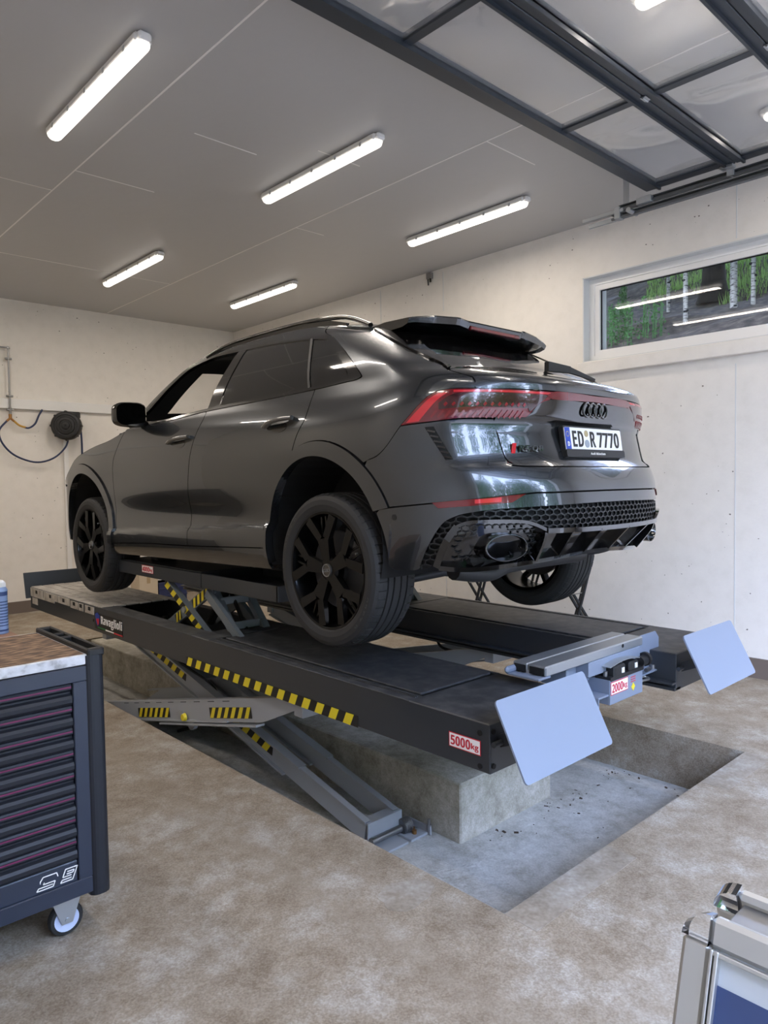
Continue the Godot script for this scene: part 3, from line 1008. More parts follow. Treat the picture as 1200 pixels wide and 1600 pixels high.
func scissor(o: Node3D, cx: float, side: float):
	var b0 := Vector3(0, -0.25, -3.25)
	var b1 := Vector3(0, 0.43, -0.22)
	var a0 := Vector3(0, -0.25, -0.02)
	var a1 := Vector3(0, 0.43, -3.0)
	for x in [side * 0.25, -side * 0.27]:
		var b := Mb.new()
		var off := Vector3(cx + x, 0, 0)
		var d := (b1 - b0).normalized()
		var u := Vector3(0, d.z, -d.y)
		# channel with pointed ends
		var l := (b1 - b0).length()
		var prof := PackedVector2Array([Vector2(-0.06, -0.068), Vector2(l - 0.42, -0.068), Vector2(l + 0.02, 0.02), Vector2(l + 0.02, 0.068), Vector2(0.28, 0.068), Vector2(-0.06, -0.02)])
		b.prism(prof, -0.012, 0.012, Transform3D(Basis(d, u, d.cross(u)), b0 + off + Vector3(side * 0.012, 0, 0)))
		b.beam(b0 + off + u * 0.066, b1 + off + u * 0.066 - d * 0.1, Vector3.RIGHT, 0.05, 0.012)
		b.beam(b0 + off - u * 0.066 + d * 0.6, b1 + off - u * 0.066 - d * 0.8, Vector3.RIGHT, 0.07, 0.012)
		var bm := obj("scissor_arm", b, M.arm_grey, o)
		if side < 0 and x < 0:
			for s in [[0.52, 1.0], [0.5, 2.09]]:
				hazard(bm, along(b0 + off + Vector3(-0.0265, 0, 0) + d * s[1] - u * 0.012, d), s[0], 0.065, 6, 0.7)
			for k in 9:
				var sl := Mb.new()
				sl.beam(Vector3(off.x - 0.0245, 0, 0) + b0 + d * (0.75 + k * 0.19) + u * 0.058, Vector3(off.x - 0.0245, 0, 0) + b0 + d * (0.83 + k * 0.19) + u * 0.058, Vector3.RIGHT, 0.003, 0.005)
				obj("weld_slot", sl, M.lift_grey, bm)
	for x in [-0.02 * side + side * 0.03, -side * 0.2]:
		var b := Mb.new()
		var off := Vector3(cx + x, 0, 0)
		var d := (a1 - a0).normalized()
		var u := Vector3(0, -d.z, d.y)
		b.beam(a0 + off, a1 + off, Vector3.RIGHT, 0.014, 0.125)
		b.beam(a0 + off + u * 0.062 + d * 0.6, a1 + off + u * 0.062, Vector3.RIGHT, 0.06, 0.012)
		b.beam(a0 + off + u * 0.058, a0 + off + u * 0.058 + d * 0.62, Vector3.RIGHT, 0.04, 0.010)
		b.beam(a0 + off - u * 0.062 + d * 0.75, a1 + off - u * 0.062, Vector3.RIGHT, 0.06, 0.012)
		var am := obj("scissor_arm", b, M.arm_grey, o)
		if side < 0 and x < 0.03:
			for s in [[0.60, 1.50], [0.60, 2.65]]:
				hazard(am, along(a0 + off + Vector3(-0.0085, 0, 0) + d * s[1] + u * 0.008, -d), s[0], 0.055, 5, 0.6)
	var b := Mb.new()
	b.tube(P3([Vector3(cx + side * 0.285, 0.095, -1.59), Vector3(cx - side * 0.29, 0.095, -1.59)]), 0.03, 14)
	b.tube(P3([Vector3(cx + side * 0.24, 0.06, -1.48), Vector3(cx + side * 0.27, 0.06, -1.48)]), 0.045, 14)
	obj("pivot_shaft", b, M.galvanised, o)
	b = Mb.new()
	b.lathe(PackedVector2Array([Vector2(0, 0.02), Vector2(0.022, 0.02), Vector2(0.028, 0.0)]), 14, Transform3D(Basis(Vector3.BACK, PI / 2 * -side), Vector3(cx + side * 0.283, 0.095, -1.53)))
	obj("pivot_cap", b, M.yellow, o)
	b = Mb.new()
	b.beam(Vector3(cx + side * 0.262, -0.035, -1.90), Vector3(cx + side * 0.262, 0.245, -0.65), Vector3.RIGHT, 0.06, 0.012)
	obj("arm_flange", b, M.arm_grey, o)
	# foot of the inner arms
	b = Mb.new()
	b.box(Vector3(cx - side * 0.105, -0.255, 0.005), Vector3(0.255, 0.12, 0.012), 0.002)
	b.box(Vector3(cx - side * 0.105, -0.202, -0.03), Vector3(0.255, 0.012, 0.075), 0.002)
	obj("end_bracket", b, M.arm_grey, o)
	b = Mb.new()
	b.tube(P3([Vector3(cx + side * 0.02, -0.285, 0.03), Vector3(cx - side * 0.20, -0.285, 0.03)]), 0.02, 14)
	b.tube(P3([Vector3(cx - side * 0.205, -0.28, 0.03), Vector3(cx - side * 0.265, -0.28, 0.03)]), 0.04, 18)
	for k in 5: b.tube(P3([Vector3(cx - side * (0.21 + k * 0.011), -0.28, 0.03), Vector3(cx - side * (0.214 + k * 0.011), -0.28, 0.03)]), 0.043, 18)
	obj("foot_roller", b, M.steel, o)
	b = Mb.new()
	b.box(Vector3(cx - side * 0.02, -0.322, 0.05), Vector3(0.30, 0.014, 0.15), 0.002)
	b.box(Vector3(cx - side * 0.26, -0.322, 0.05), Vector3(0.14, 0.014, 0.15), 0.002)
	b.box(Vector3(cx - side * 0.325, -0.305, 0.06), Vector3(0.012, 0.05, 0.17), 0.002)
	obj("foot_plate", b, M.arm_grey, o)
	b = Mb.new()
	each("anchor_bolt", tubes([[[Vector3(cx - side * 0.255, -0.316, 0.085), Vector3(cx - side * 0.255, -0.296, 0.085)], 0.014], [[Vector3(cx - side * 0.275, -0.316, 0.05), Vector3(cx - side * 0.275, -0.296, 0.05)], 0.014]], 6), M.brass, o)
	b = Mb.new()
	b.tube(P3([Vector3(cx - side * 0.325, -0.316, 0.13), Vector3(cx - side * 0.325, -0.24, 0.13)]), 0.009, 8)
	b.tube(P3([Vector3(cx - side * 0.325, -0.30, 0.13), Vector3(cx - side * 0.325, -0.27, 0.13)]), 0.014, 8)
	obj("stud", b, M.steel, o)
	# cylinder, cross plates and hoses between the arms
	b = Mb.new()
	b.tube(P3([Vector3(cx, -0.2, -2.75), Vector3(cx, 0.02, -1.75)]), 0.045, 14)
	b.tube(P3([Vector3(cx, 0.02, -1.75), Vector3(cx, 0.2, -1.0)]), 0.028, 12)
	obj("hydraulic_cylinder", b, M.lift_grey, o)
	b = Mb.new()
	b.beam(Vector3(cx - side * 0.1, 0.19, -1.95), Vector3(cx - side * 0.1, 0.40, -2.85), Vector3.RIGHT, 0.2, 0.012)
	b.beam(Vector3(cx - side * 0.02, -0.22, -3.0), Vector3(cx - side * 0.02, -0.02, -2.15), Vector3.RIGHT, 0.48, 0.012)
	obj("cross_plate", b, M.arm_grey, o)
	each("slide_block", boxes([[Vector3(cx, 0.435, -0.25), Vector3(0.56, 0.09, 0.08)], [Vector3(cx, 0.435, -3.0), Vector3(0.46, 0.09, 0.08)]], 0.004), M.arm_grey, o)
	each("base_plate", boxes([[Vector3(cx, -0.31, -3.25), Vector3(0.56, 0.04, 0.2)]], 0.004), M.arm_grey, o)
	b = Mb.new()
	b.tube(spline3([Vector3(cx - side * 0.1, -0.31, -2.4), Vector3(cx - side * 0.06, -0.1, -1.9), Vector3(cx - side * 0.05, 0.16, -1.7), Vector3(cx, 0.3, -2.1), Vector3(cx + side * 0.02, 0.46, -2.5)]), 0.012, 8)
	b.tube(spline3([Vector3(cx - side * 0.12, 0.46, -0.9), Vector3(cx - side * 0.2, 0.40, -0.75), Vector3(cx - side * 0.2, 0.41, -0.5), Vector3(cx - side * 0.15, 0.47, -0.35)]), 0.010, 8)
	obj("hydraulic_hose", b, M.rubber, o)

func jack_platform(o: Node3D, cx: float, side: float):
	var x0 := cx + side * 0.185
	var x1 := cx - side * 0.32
	var c := (x0 + x1) / 2
	var w := absf(x1 - x0)
	var b := Mb.new()
	b.box(Vector3(c, 1.008, -2.11), Vector3(w, 0.096, 1.32), 0.004)
	b.box(Vector3(c, 1.060, -2.11), Vector3(w - 0.03, 0.008, 1.29), 0.002)
	var p := obj("jack_platform", b, M.lift_grey, o)
	b = Mb.new()
	b.box(Vector3(x0 - side * 0.012, 1.008, -1.0), Vector3(0.024, 0.096, 0.885), 0.003)
	b.box(Vector3(x1 + side * 0.012, 1.008, -1.0), Vector3(0.024, 0.096, 0.885), 0.003)
	b.box(Vector3(c, 1.008, -0.565), Vector3(w, 0.096, 0.02), 0.003)
	b.box(Vector3(c, 0.985, -1.0), Vector3(w - 0.03, 0.02, 0.87), 0.002)
	b.box(Vector3(c, 1.048, -0.66), Vector3(w - 0.04, 0.014, 0.17), 0.003)
	obj("extension_tray", b, M.lift_grey, p)
	each("rubber_pad", boxes([[Vector3(c + side * 0.03, 1.094, -2.45), Vector3(0.16, 0.075, 0.12)], [Vector3(c + side * 0.03, 1.094, -0.66), Vector3(0.16, 0.075, 0.12)]], 0.01), M.rubber, p)
	for x in [x0 - side * 0.045, x1 + side * 0.06]:
		b = Mb.new()
		var t0 := Vector3(x, 0.945, -2.04)
		var t1 := Vector3(x, 0.60, -1.40)
		b.beam(t0, t1, Vector3.RIGHT, 0.022, 0.07)
		b.beam(t0 + Vector3(0, 0.028, 0.018), t1 + Vector3(0, 0.028, 0.018), Vector3.RIGHT, 0.04, 0.008)
		var a := obj("jack_arm", b, M.jack_grey, o)
		if side < 0 and x < cx:
			hazard(a, along(t0 + Vector3(-0.0125, -0.006, 0.01), t1 - t0), 0.70, 0.06, 7, 0.5)
			var hd := Mb.new()
			hd.tube(P3([Vector3(x - 0.03, 0.776, -1.74), Vector3(x + 0.03, 0.776, -1.74)]), 0.022, 14)
			obj("pivot_pin", hd, M.galvanised, a)
		b = Mb.new()
		var off := -side * 0.032
		t0 = Vector3(x + off, 0.60, -2.10)
		t1 = Vector3(x + off, 0.955, -1.42)
		b.beam(t0, t1, Vector3.RIGHT, 0.022, 0.075)
		var a2 := obj("jack_arm", b, M.jack_grey, o)
		if side < 0 and x < cx:
			hazard(a2, along(t0 + Vector3(-0.0125, 0.0, 0.0) + (t1 - t0) * 0.22, t1 - t0), 0.10, 0.06, 2, 0.5)
			hazard(a2, along(t0 + Vector3(-0.0125, 0.0, 0.0) + (t1 - t0) * 0.60, t1 - t0), 0.26, 0.06, 4, 0.5)
	# lifting frame with its cylinder
	b = Mb.new()
	for x in [c + 0.10, c - 0.14]:
		b.beam(Vector3(x, 0.95, -1.50), Vector3(x, 0.66, -1.22), Vector3.RIGHT, 0.05, 0.045)
	b.box(Vector3(c - 0.02, 0.86, -1.40), Vector3(0.24, 0.05, 0.02), 0.003)
	b.box(Vector3(c - 0.02, 0.71, -1.265), Vector3(0.24, 0.05, 0.02), 0.003)
	b.beam(Vector3(c - 0.2, 0.92, -1.46), Vector3(c - 0.2, 0.62, -0.98), Vector3.RIGHT, 0.03, 0.06)
	obj("lifting_frame", b, M.jack_grey, o)
	b = Mb.new()
	b.tube(P3([Vector3(c - 0.02, 0.66, -1.75), Vector3(c - 0.02, 0.93, -1.50)]), 0.03, 12)
	b.tube(P3([Vector3(c - 0.03, 0.90, -1.44), Vector3(c - 0.03, 0.68, -1.26)]), 0.014, 10)
	obj("jack_cylinder", b, M.matte_black, o)
	b = Mb.new()
	b.box(Vector3(cx + side * 0.01, 0.50, -2.1), Vector3(0.40, 0.02, 1.46))
	for k in 9: b.box(Vector3(c - 0.12 + 0.03 * k, 0.53 + 0.02 * (k % 3), -2.65 + 0.07 * (k % 4)), Vector3(0.03, 0.04, 0.05), 0.006)
	obj("jack_well", b, M.matte_black, o)
	b = Mb.new()
	b.tube(spline3([Vector3(c, 0.52, -2.7), Vector3(c + 0.1, 0.56, -2.45), Vector3(c - 0.05, 0.53, -2.2), Vector3(c, 0.60, -1.8)]), 0.01, 8)
	obj("jack_hose", b, M.rubber, o)

func jacking_beam():
	var o := thing("jacking_beam", "silver cross beam jack with black pump hanging between the two runways", "jack")
	var b := Mb.new()
	# two flat telescopic tubes side by side
	b.box(Vector3(0.03, 0.752, 0.905), Vector3(0.92, 0.048, 0.10), 0.006)
	b.box(Vector3(0.03, 0.752, 0.808), Vector3(0.92, 0.048, 0.085), 0.006)
	b.box(Vector3(0.03, 0.735, 0.857), Vector3(0.92, 0.02, 0.03))
	obj("beam_tube", b, M.galvanised, o)
	each("tube_mouth", boxes([[Vector3(-0.432, 0.75, 0.905), Vector3(0.004, 0.034, 0.08)], [Vector3(-0.432, 0.75, 0.81), Vector3(0.004, 0.034, 0.065)]]), M.matte_black, o)
	each("bolt_hole", tubes([[[Vector3(0.27, 0.76, 0.954), Vector3(0.27, 0.76, 0.957)], 0.01]]), M.matte_black, o)
	b = Mb.new()
	b.box(Vector3(-0.40, 0.742, 0.775), Vector3(0.20, 0.035, 0.03), 0.012)
	b.box(Vector3(-0.43, 0.722, 0.86), Vector3(0.10, 0.012, 0.18), 0.003)
	obj("arm_end", b, M.plate_silver, o)
	b = Mb.new()
	b.box(Vector3(0.16, 0.665, 0.80), Vector3(0.60, 0.13, 0.16), 0.006)
	b.box(Vector3(0.2, 0.69, 0.915), Vector3(0.52, 0.075, 0.08), 0.004)
	b.box(Vector3(0.12, 0.54, 0.80), Vector3(0.98, 0.04, 0.10), 0.004)
	b.box(Vector3(0.12, 0.525, 0.86), Vector3(0.98, 0.012, 0.09), 0.003)
	obj("beam_body", b, M.plate_silver, o)
	b = Mb.new()
	b.box(Vector3(0.235, 0.558, 0.992), Vector3(0.335, 0.128, 0.012), 0.003)
	b.box(Vector3(0.074, 0.558, 0.93), Vector3(0.012, 0.128, 0.12), 0.003)
	b.box(Vector3(0.396, 0.558, 0.93), Vector3(0.012, 0.128, 0.12), 0.003)
	b.box(Vector3(0.235, 0.50, 0.93), Vector3(0.33, 0.012, 0.12))
	b.box(Vector3(0.02, 0.545, 0.93), Vector3(0.10, 0.01, 0.12), 0.002)
	b.box(Vector3(-0.026, 0.52, 0.93), Vector3(0.008, 0.05, 0.12), 0.002)
	obj("pump_box", b, M.plate_silver, o)
	b = Mb.new()
	b.prism(PackedVector2Array([Vector2(-0.05, 0), Vector2(0.29, 0), Vector2(0.29, 0.16), Vector2(0.25, 0.2), Vector2(-0.05, 0.2)]), 0.0, 0.006, Transform3D(Basis(Vector3.RIGHT, 0), Vector3(0.42, 0.575, 0.93)))
	b.box(Vector3(0.50, 0.572, 0.95), Vector3(0.26, 0.008, 0.06), 0.002)
	obj("side_bracket", b, M.plate_silver, o)
	b = Mb.new()
	b.box(Vector3(0.16, 0.655, 0.965), Vector3(0.115, 0.065, 0.075), 0.008)
	b.box(Vector3(0.31, 0.655, 0.965), Vector3(0.10, 0.05, 0.07), 0.008)
	b.tube(P3([Vector3(0.40, 0.655, 0.98), Vector3(0.455, 0.655, 0.98)]), 0.028, 14)
	b.tube(P3([Vector3(0.455, 0.66, 0.98), Vector3(0.475, 0.66, 0.98)]), 0.038, 14)
	b.box(Vector3(0.24, 0.625, 0.955), Vector3(0.34, 0.02, 0.09))
	obj("pump", b, M.black_plastic, o)
	each("pump_tag", boxes([[Vector3(0.185, 0.656, 1.004), Vector3(0.022, 0.026, 0.004)], [Vector3(0.325, 0.656, 1.002), Vector3(0.022, 0.026, 0.004)]]), M.label_white, o)
	b = Mb.new()
	var cv := PackedVector2Array()
	for k in 9: cv.append(Vector2(-0.15 + 0.3 * k / 8.0, 0.016 * sin(PI * k / 8.0)))
	for k in 9: cv.append(Vector2(0.15 - 0.3 * k / 8.0, 0.016 * sin(PI * (8 - k) / 8.0) - 0.004))
	b.prism(cv, 0.0, 0.09, Transform3D(Basis(), Vector3(0.21, 0.692, 0.915)))
	obj("pump_cover", b, M.galvanised, o)
	b = Mb.new()
	b.tube(spline3([Vector3(0.40, 0.55, 0.985), Vector3(0.47, 0.552, 1.0), Vector3(0.47, 0.56, 0.97), Vector3(0.40, 0.565, 0.96)]), 0.007, 8)
	obj("handle_loop", b, M.steel, o)
	each("fitting", tubes([[[Vector3(0.455, 0.60, 0.99), Vector3(0.50, 0.60, 0.985)], 0.012], [[Vector3(0.085, 0.63, 0.96), Vector3(0.085, 0.66, 0.96)], 0.012], [[Vector3(0.60, 0.576, 0.955), Vector3(0.60, 0.60, 0.955)], 0.014]], 8), M.steel, o)
	var at := Transform3D(Basis(), Vector3(0.158, 0.577, 0.9985))
	rating_label(o, "2000kg", at, 0.172, 0.068)
	for k in 3: each("print_line", boxes([[Vector3(0.30, 0.598 - k * 0.012, 0.9985), Vector3(0.05, 0.004, 0.001)]]), M.label_red, o)
	b = Mb.new()
	b.prism(PackedVector2Array([Vector2(-0.02, 0), Vector2(0, -0.022), Vector2(0.02, 0), Vector2(0, 0.022)]), 0, 0.0012, Transform3D(Basis(), Vector3(0.30, 0.545, 0.998)))
	obj("warning_sign", b, M.yellow, o)
	rebase(o, Vector3(0.12, 0.5, 0.87))

# ---------------------------------------------------------------- the car: body surface
# The body is a surface over (s, y): y is the height above the hubs, s runs along the left side (s < 0), round the tail (0..PI) and back along the right side.
var tab_w := PackedFloat32Array()
var tab_zc := PackedFloat32Array()
var tab_z0 := PackedFloat32Array()

func pchip(xs: Array, ys: Array) -> PackedFloat32Array:
	var k := xs.size()
	var d := []
	var m := []
	for i in k - 1: d.append((ys[i + 1] - ys[i]) / (xs[i + 1] - xs[i]))
	for i in k:
		if i == 0: m.append(d[0])
		elif i == k - 1: m.append(d[k - 2])
		else: m.append(0.0 if d[i - 1] * d[i] <= 0.0 else 2.0 * d[i - 1] * d[i] / (d[i - 1] + d[i]))
	var o := PackedFloat32Array()
	var seg := 0
	for q in 1001:
		var x := -0.14 + 1.6 * q / 1000.0
		while seg < k - 2 and x > xs[seg + 1]: seg += 1
		var h: float = xs[seg + 1] - xs[seg]
		var t := clampf((x - xs[seg]) / h, 0.0, 1.0)
		o.append(ys[seg] * (1 + 2 * t) * (1 - t) * (1 - t) + h * m[seg] * t * (1 - t) * (1 - t) + ys[seg + 1] * t * t * (3 - 2 * t) + h * m[seg + 1] * t * t * (t - 1))
	return o

func look(t: PackedFloat32Array, y: float) -> float:
	var f := clampf((y + 0.14) / 1.6, 0.0, 0.99999) * 1000.0
	var i := int(f)
	return lerpf(t[i], t[i + 1], f - i)

func body(s: float, y: float) -> Vector3:
	var mir := s > PI / 2
	var ss := PI - s if mir else s
	var a := look(tab_w, y)
	var z0 := look(tab_z0, y)
	var x := a
	var z := z0 + ss
	var w := 1.0
	if ss > 0.0:
		var d := look(tab_zc, y) - z0
		var c := cos(ss)
		var si := sin(ss)
		var r := pow(pow(absf(c) / a, 2.8) + pow(si / d, 2.8), -1.0 / 2.8)
		x = r * c
		z = z0 + r * si
		w = maxf(c, 0.0)
	else:
		x -= 0.02 * exp(-pow((z + 1.5) / 0.9, 2) - pow((y - 0.25) / 0.09, 2))
		if z < -0.3 and z > -2.9:      # ledge of the side skirt
			var yc := 0.090 + (z + 2.65) * 0.054
			x += 0.022 * (1.0 - smoothstep(-0.012, 0.022, y - yc)) * smoothstep(-2.9, -2.72, z) * (1.0 - smoothstep(-0.55, -0.3, z))
	var t := clampf((-3.5 - z) / 0.6, 0.0, 0.999)
	if t > 0.0: x *= pow(1.0 - pow(t, 2.6), 1.0 / 2.6)
	x -= 0.07 * pow(clampf((-1.4 - z) / 1.1, 0.0, 1.2), 1.4) * clampf((y - 0.86) / 0.15, 0.0, 1.0)
	x += (0.022 * exp(-pow((z - 0.02) / 0.6, 2) - pow((y - 0.66) / 0.16, 2)) + 0.022 * exp(-pow((z + 3.1) / 0.5, 2) - pow((y - 0.62) / 0.14, 2))) * w
	return Vector3(x if mir else -x, y, z)

func body_n(s: float, y: float) -> Vector3:
	var e := 0.004
	return (body(s + e, y) - body(s - e, y)).cross(body(s, y + e) - body(s, y - e)).normalized()

func zs(z: float, y: float) -> Vector2:      # chart point of a side point given by its z
	var z0 := look(tab_z0, y)
	if z <= z0: return Vector2(z - z0, y)
	var lo := 0.0
	var hi := PI / 2
	for k in 24:
		var m := (lo + hi) / 2
		if body(m, y).z < z: lo = m
		else: hi = m
	return Vector2(lo, y)

func spl(pts: Array, step := 0.03) -> PackedVector2Array:      # Catmull-Rom through plain [a, b] pairs, end left out
	var o := PackedVector2Array()
	var q := []
	for p in pts: q.append(Vector2(p[0], p[1]) if p is Array else p)
	var k := q.size()
	for i in k - 1:
		var p0: Vector2 = q[maxi(i - 1, 0)]
		var p3: Vector2 = q[mini(i + 2, k - 1)]
		var per := maxi(1, int(ceil((q[i + 1] - q[i]).length() / step)))
		for j in per: o.append(q[i].cubic_interpolate(q[i + 1], p0, p3, float(j) / per))
	return o

func side_poly(paths: Array) -> PackedVector2Array:            # paths in (z, y), closed
	var o := PackedVector2Array()
	for p in paths:
		for v in spl(p): o.append(zs(v.x, v.y))
	return o

func chart_poly(paths: Array) -> PackedVector2Array:           # paths in (s, y), closed
	var o := PackedVector2Array()
	for p in paths: o.append_array(spl(p))
	return o

func arc2(c: Vector2, r: float, a0: float, a1: float, k := 14, sq := 1.0) -> Array:
	var o := []
	for i in k + 1:
		var a := deg_to_rad(lerpf(a0, a1, float(i) / k))
		o.append([c.x + cos(a) * r, c.y + sin(a) * r * sq])
	return o

func flip(p: PackedVector2Array) -> PackedVector2Array:
	var o := PackedVector2Array()
	for k in range(p.size() - 1, -1, -1): o.append(Vector2(PI - p[k].x, p[k].y))
	return o

func across(half: Array) -> Array:      # a half outline from the centre line round the left and back becomes a whole one
	var o := half.duplicate()
	for k in range(half.size() - 1, -1, -1):
		if absf(half[k][0] - PI / 2) > 0.001: o.append([PI - half[k][0], half[k][1]])
	return o

func panel(b: Mb, poly_: PackedVector2Array, cell := 0.04, off := 0.0, depth := 0.02, gap := 0.003):
	var polys := [poly_]
	if gap > 0.0: polys = Geometry2D.offset_polygon(poly_, -gap)
	for poly: PackedVector2Array in polys:
		var lo := poly[0]
		var hi := poly[0]
		for p in poly:
			lo = lo.min(p); hi = hi.max(p)
		var cx := cell
		var cy := cell
		var i0 := int(floor(lo.x / cx))
		var j0 := int(floor(lo.y / cy))
		for i in range(i0, int(ceil(hi.x / cx))):
			for j in range(j0, int(ceil(hi.y / cy))):
				var r := PackedVector2Array([Vector2(i * cx, j * cy), Vector2((i + 1) * cx, j * cy), Vector2((i + 1) * cx, (j + 1) * cy), Vector2(i * cx, (j + 1) * cy)])
				for c in Geometry2D.intersect_polygons(poly, r):
					var idx := Geometry2D.triangulate_polygon(c)
					var P := []
					var N := []
					for v in c:
						var nn := body_n(v.x, v.y)
						P.append(body(v.x, v.y) + nn * off)
						N.append(nn)
					for k in range(0, idx.size(), 3):
						b.tri(P[idx[k]], P[idx[k + 1]], P[idx[k + 2]], N[idx[k]], N[idx[k + 1]], N[idx[k + 2]])
		if depth > 0.0:
			var cw := 1.0 if Geometry2D.is_polygon_clockwise(poly) else -1.0
			for k in poly.size():
				var a := poly[k]
				var e := poly[(k + 1) % poly.size()]
				var na := body_n(a.x, a.y)
				var ne := body_n(e.x, e.y)
				var pa := body(a.x, a.y) + na * off
				var pe := body(e.x, e.y) + ne * off
				var out_ := (pe - pa).cross(na).normalized() * -cw
				b.quad(pa, pe, pe - ne * depth, pa - na * depth, out_)

func both(called: String, poly: PackedVector2Array, m: Material, parent: Node3D, cell := 0.04, off := 0.0, depth := 0.02, gap := 0.003) -> Array:
	var o := []
	for p in [poly, flip(poly)]:
		var b := Mb.new()
		panel(b, p, cell, off, depth, gap)
		o.append(obj(called, b, m, parent))
	return o

func one(called: String, poly: PackedVector2Array, m: Material, parent: Node3D, cell := 0.04, off := 0.0, depth := 0.02, gap := 0.003) -> MeshInstance3D:
	var b := Mb.new()
	panel(b, poly, cell, off, depth, gap)
	return obj(called, b, m, parent)

func ribbon(b: Mb, path: PackedVector2Array, w: float, off: float, depth: float):      # raised strip along a chart path
	for k in path.size() - 1:
		var a := path[k]
		var e := path[k + 1]
		var t := (e - a).normalized()
		var s := Vector2(-t.y, t.x) * w / 2
		var q := []
		for p in [a - s, a + s, e + s, e - s]:
			var nn := body_n(p.x, p.y)
			q.append(body(p.x, p.y) + nn * (off - depth)); q.append(body(p.x, p.y) + nn * off)
		b.hexa([q[0], q[2], q[3], q[1], q[6], q[4], q[5], q[7]])

# ---------------------------------------------------------------- the car: parts
const RA_IN := Vector2(-0.055, 0.12)
const RA_OUT := Vector2(-0.02, 0.13)
const FA_IN := Vector2(-3.19, 0.11)
const FA_OUT := Vector2(-3.18, 0.11)

func car():
	tab_w = pchip([-0.14, -0.06, 0.02, 0.08, 0.12, 0.2, 0.3, 0.45, 0.6, 0.7, 0.78, 0.86, 0.92, 0.96, 1.0, 1.1, 1.2, 1.28, 1.32, 1.36, 1.40, 1.46],
		[0.88, 0.92, 0.94, 0.945, 0.946, 0.948, 0.952, 0.964, 0.97, 0.966, 0.955, 0.93, 0.9, 0.88, 0.865, 0.81, 0.745, 0.69, 0.655, 0.625, 0.59, 0.5])
	tab_zc = pchip([-0.14, 0.0, 0.1, 0.2, 0.28, 0.36, 0.42, 0.46, 0.50, 0.517, 0.53, 0.56, 0.64, 0.70, 0.73, 0.76, 0.82, 0.88, 0.905, 0.93, 0.95, 0.97, 0.985, 1.05, 1.12, 1.2, 1.26, 1.32, 1.36],
		[0.86, 0.90, 0.98, 1.05, 1.06, 1.05, 1.04, 1.025, 1.005, 0.99, 0.962, 0.948, 0.925, 0.912, 0.93, 0.94, 0.95, 0.952, 0.942, 0.90, 0.84, 0.765, 0.71, 0.585, 0.455, 0.31, 0.20, 0.06, -0.05])
	tab_z0 = pchip([-0.14, 0.9, 1.0, 1.1, 1.2, 1.3, 1.36], [0.3, 0.3, 0.25, 0.05, -0.2, -0.5, -0.7])
	var o := thing("car", "glossy dark grey coupe-shaped SUV with black wheels, jacked up clear of the lift's runways", "car")
	car_sides(o)
	car_top(o)
	car_tail(o)
	car_lamps(o)
	car_under(o)
	car_wheels(o)
	rebase(o, Vector3(0, -0.395, -1.55))
	o.position += Vector3(0, HUB, 0)

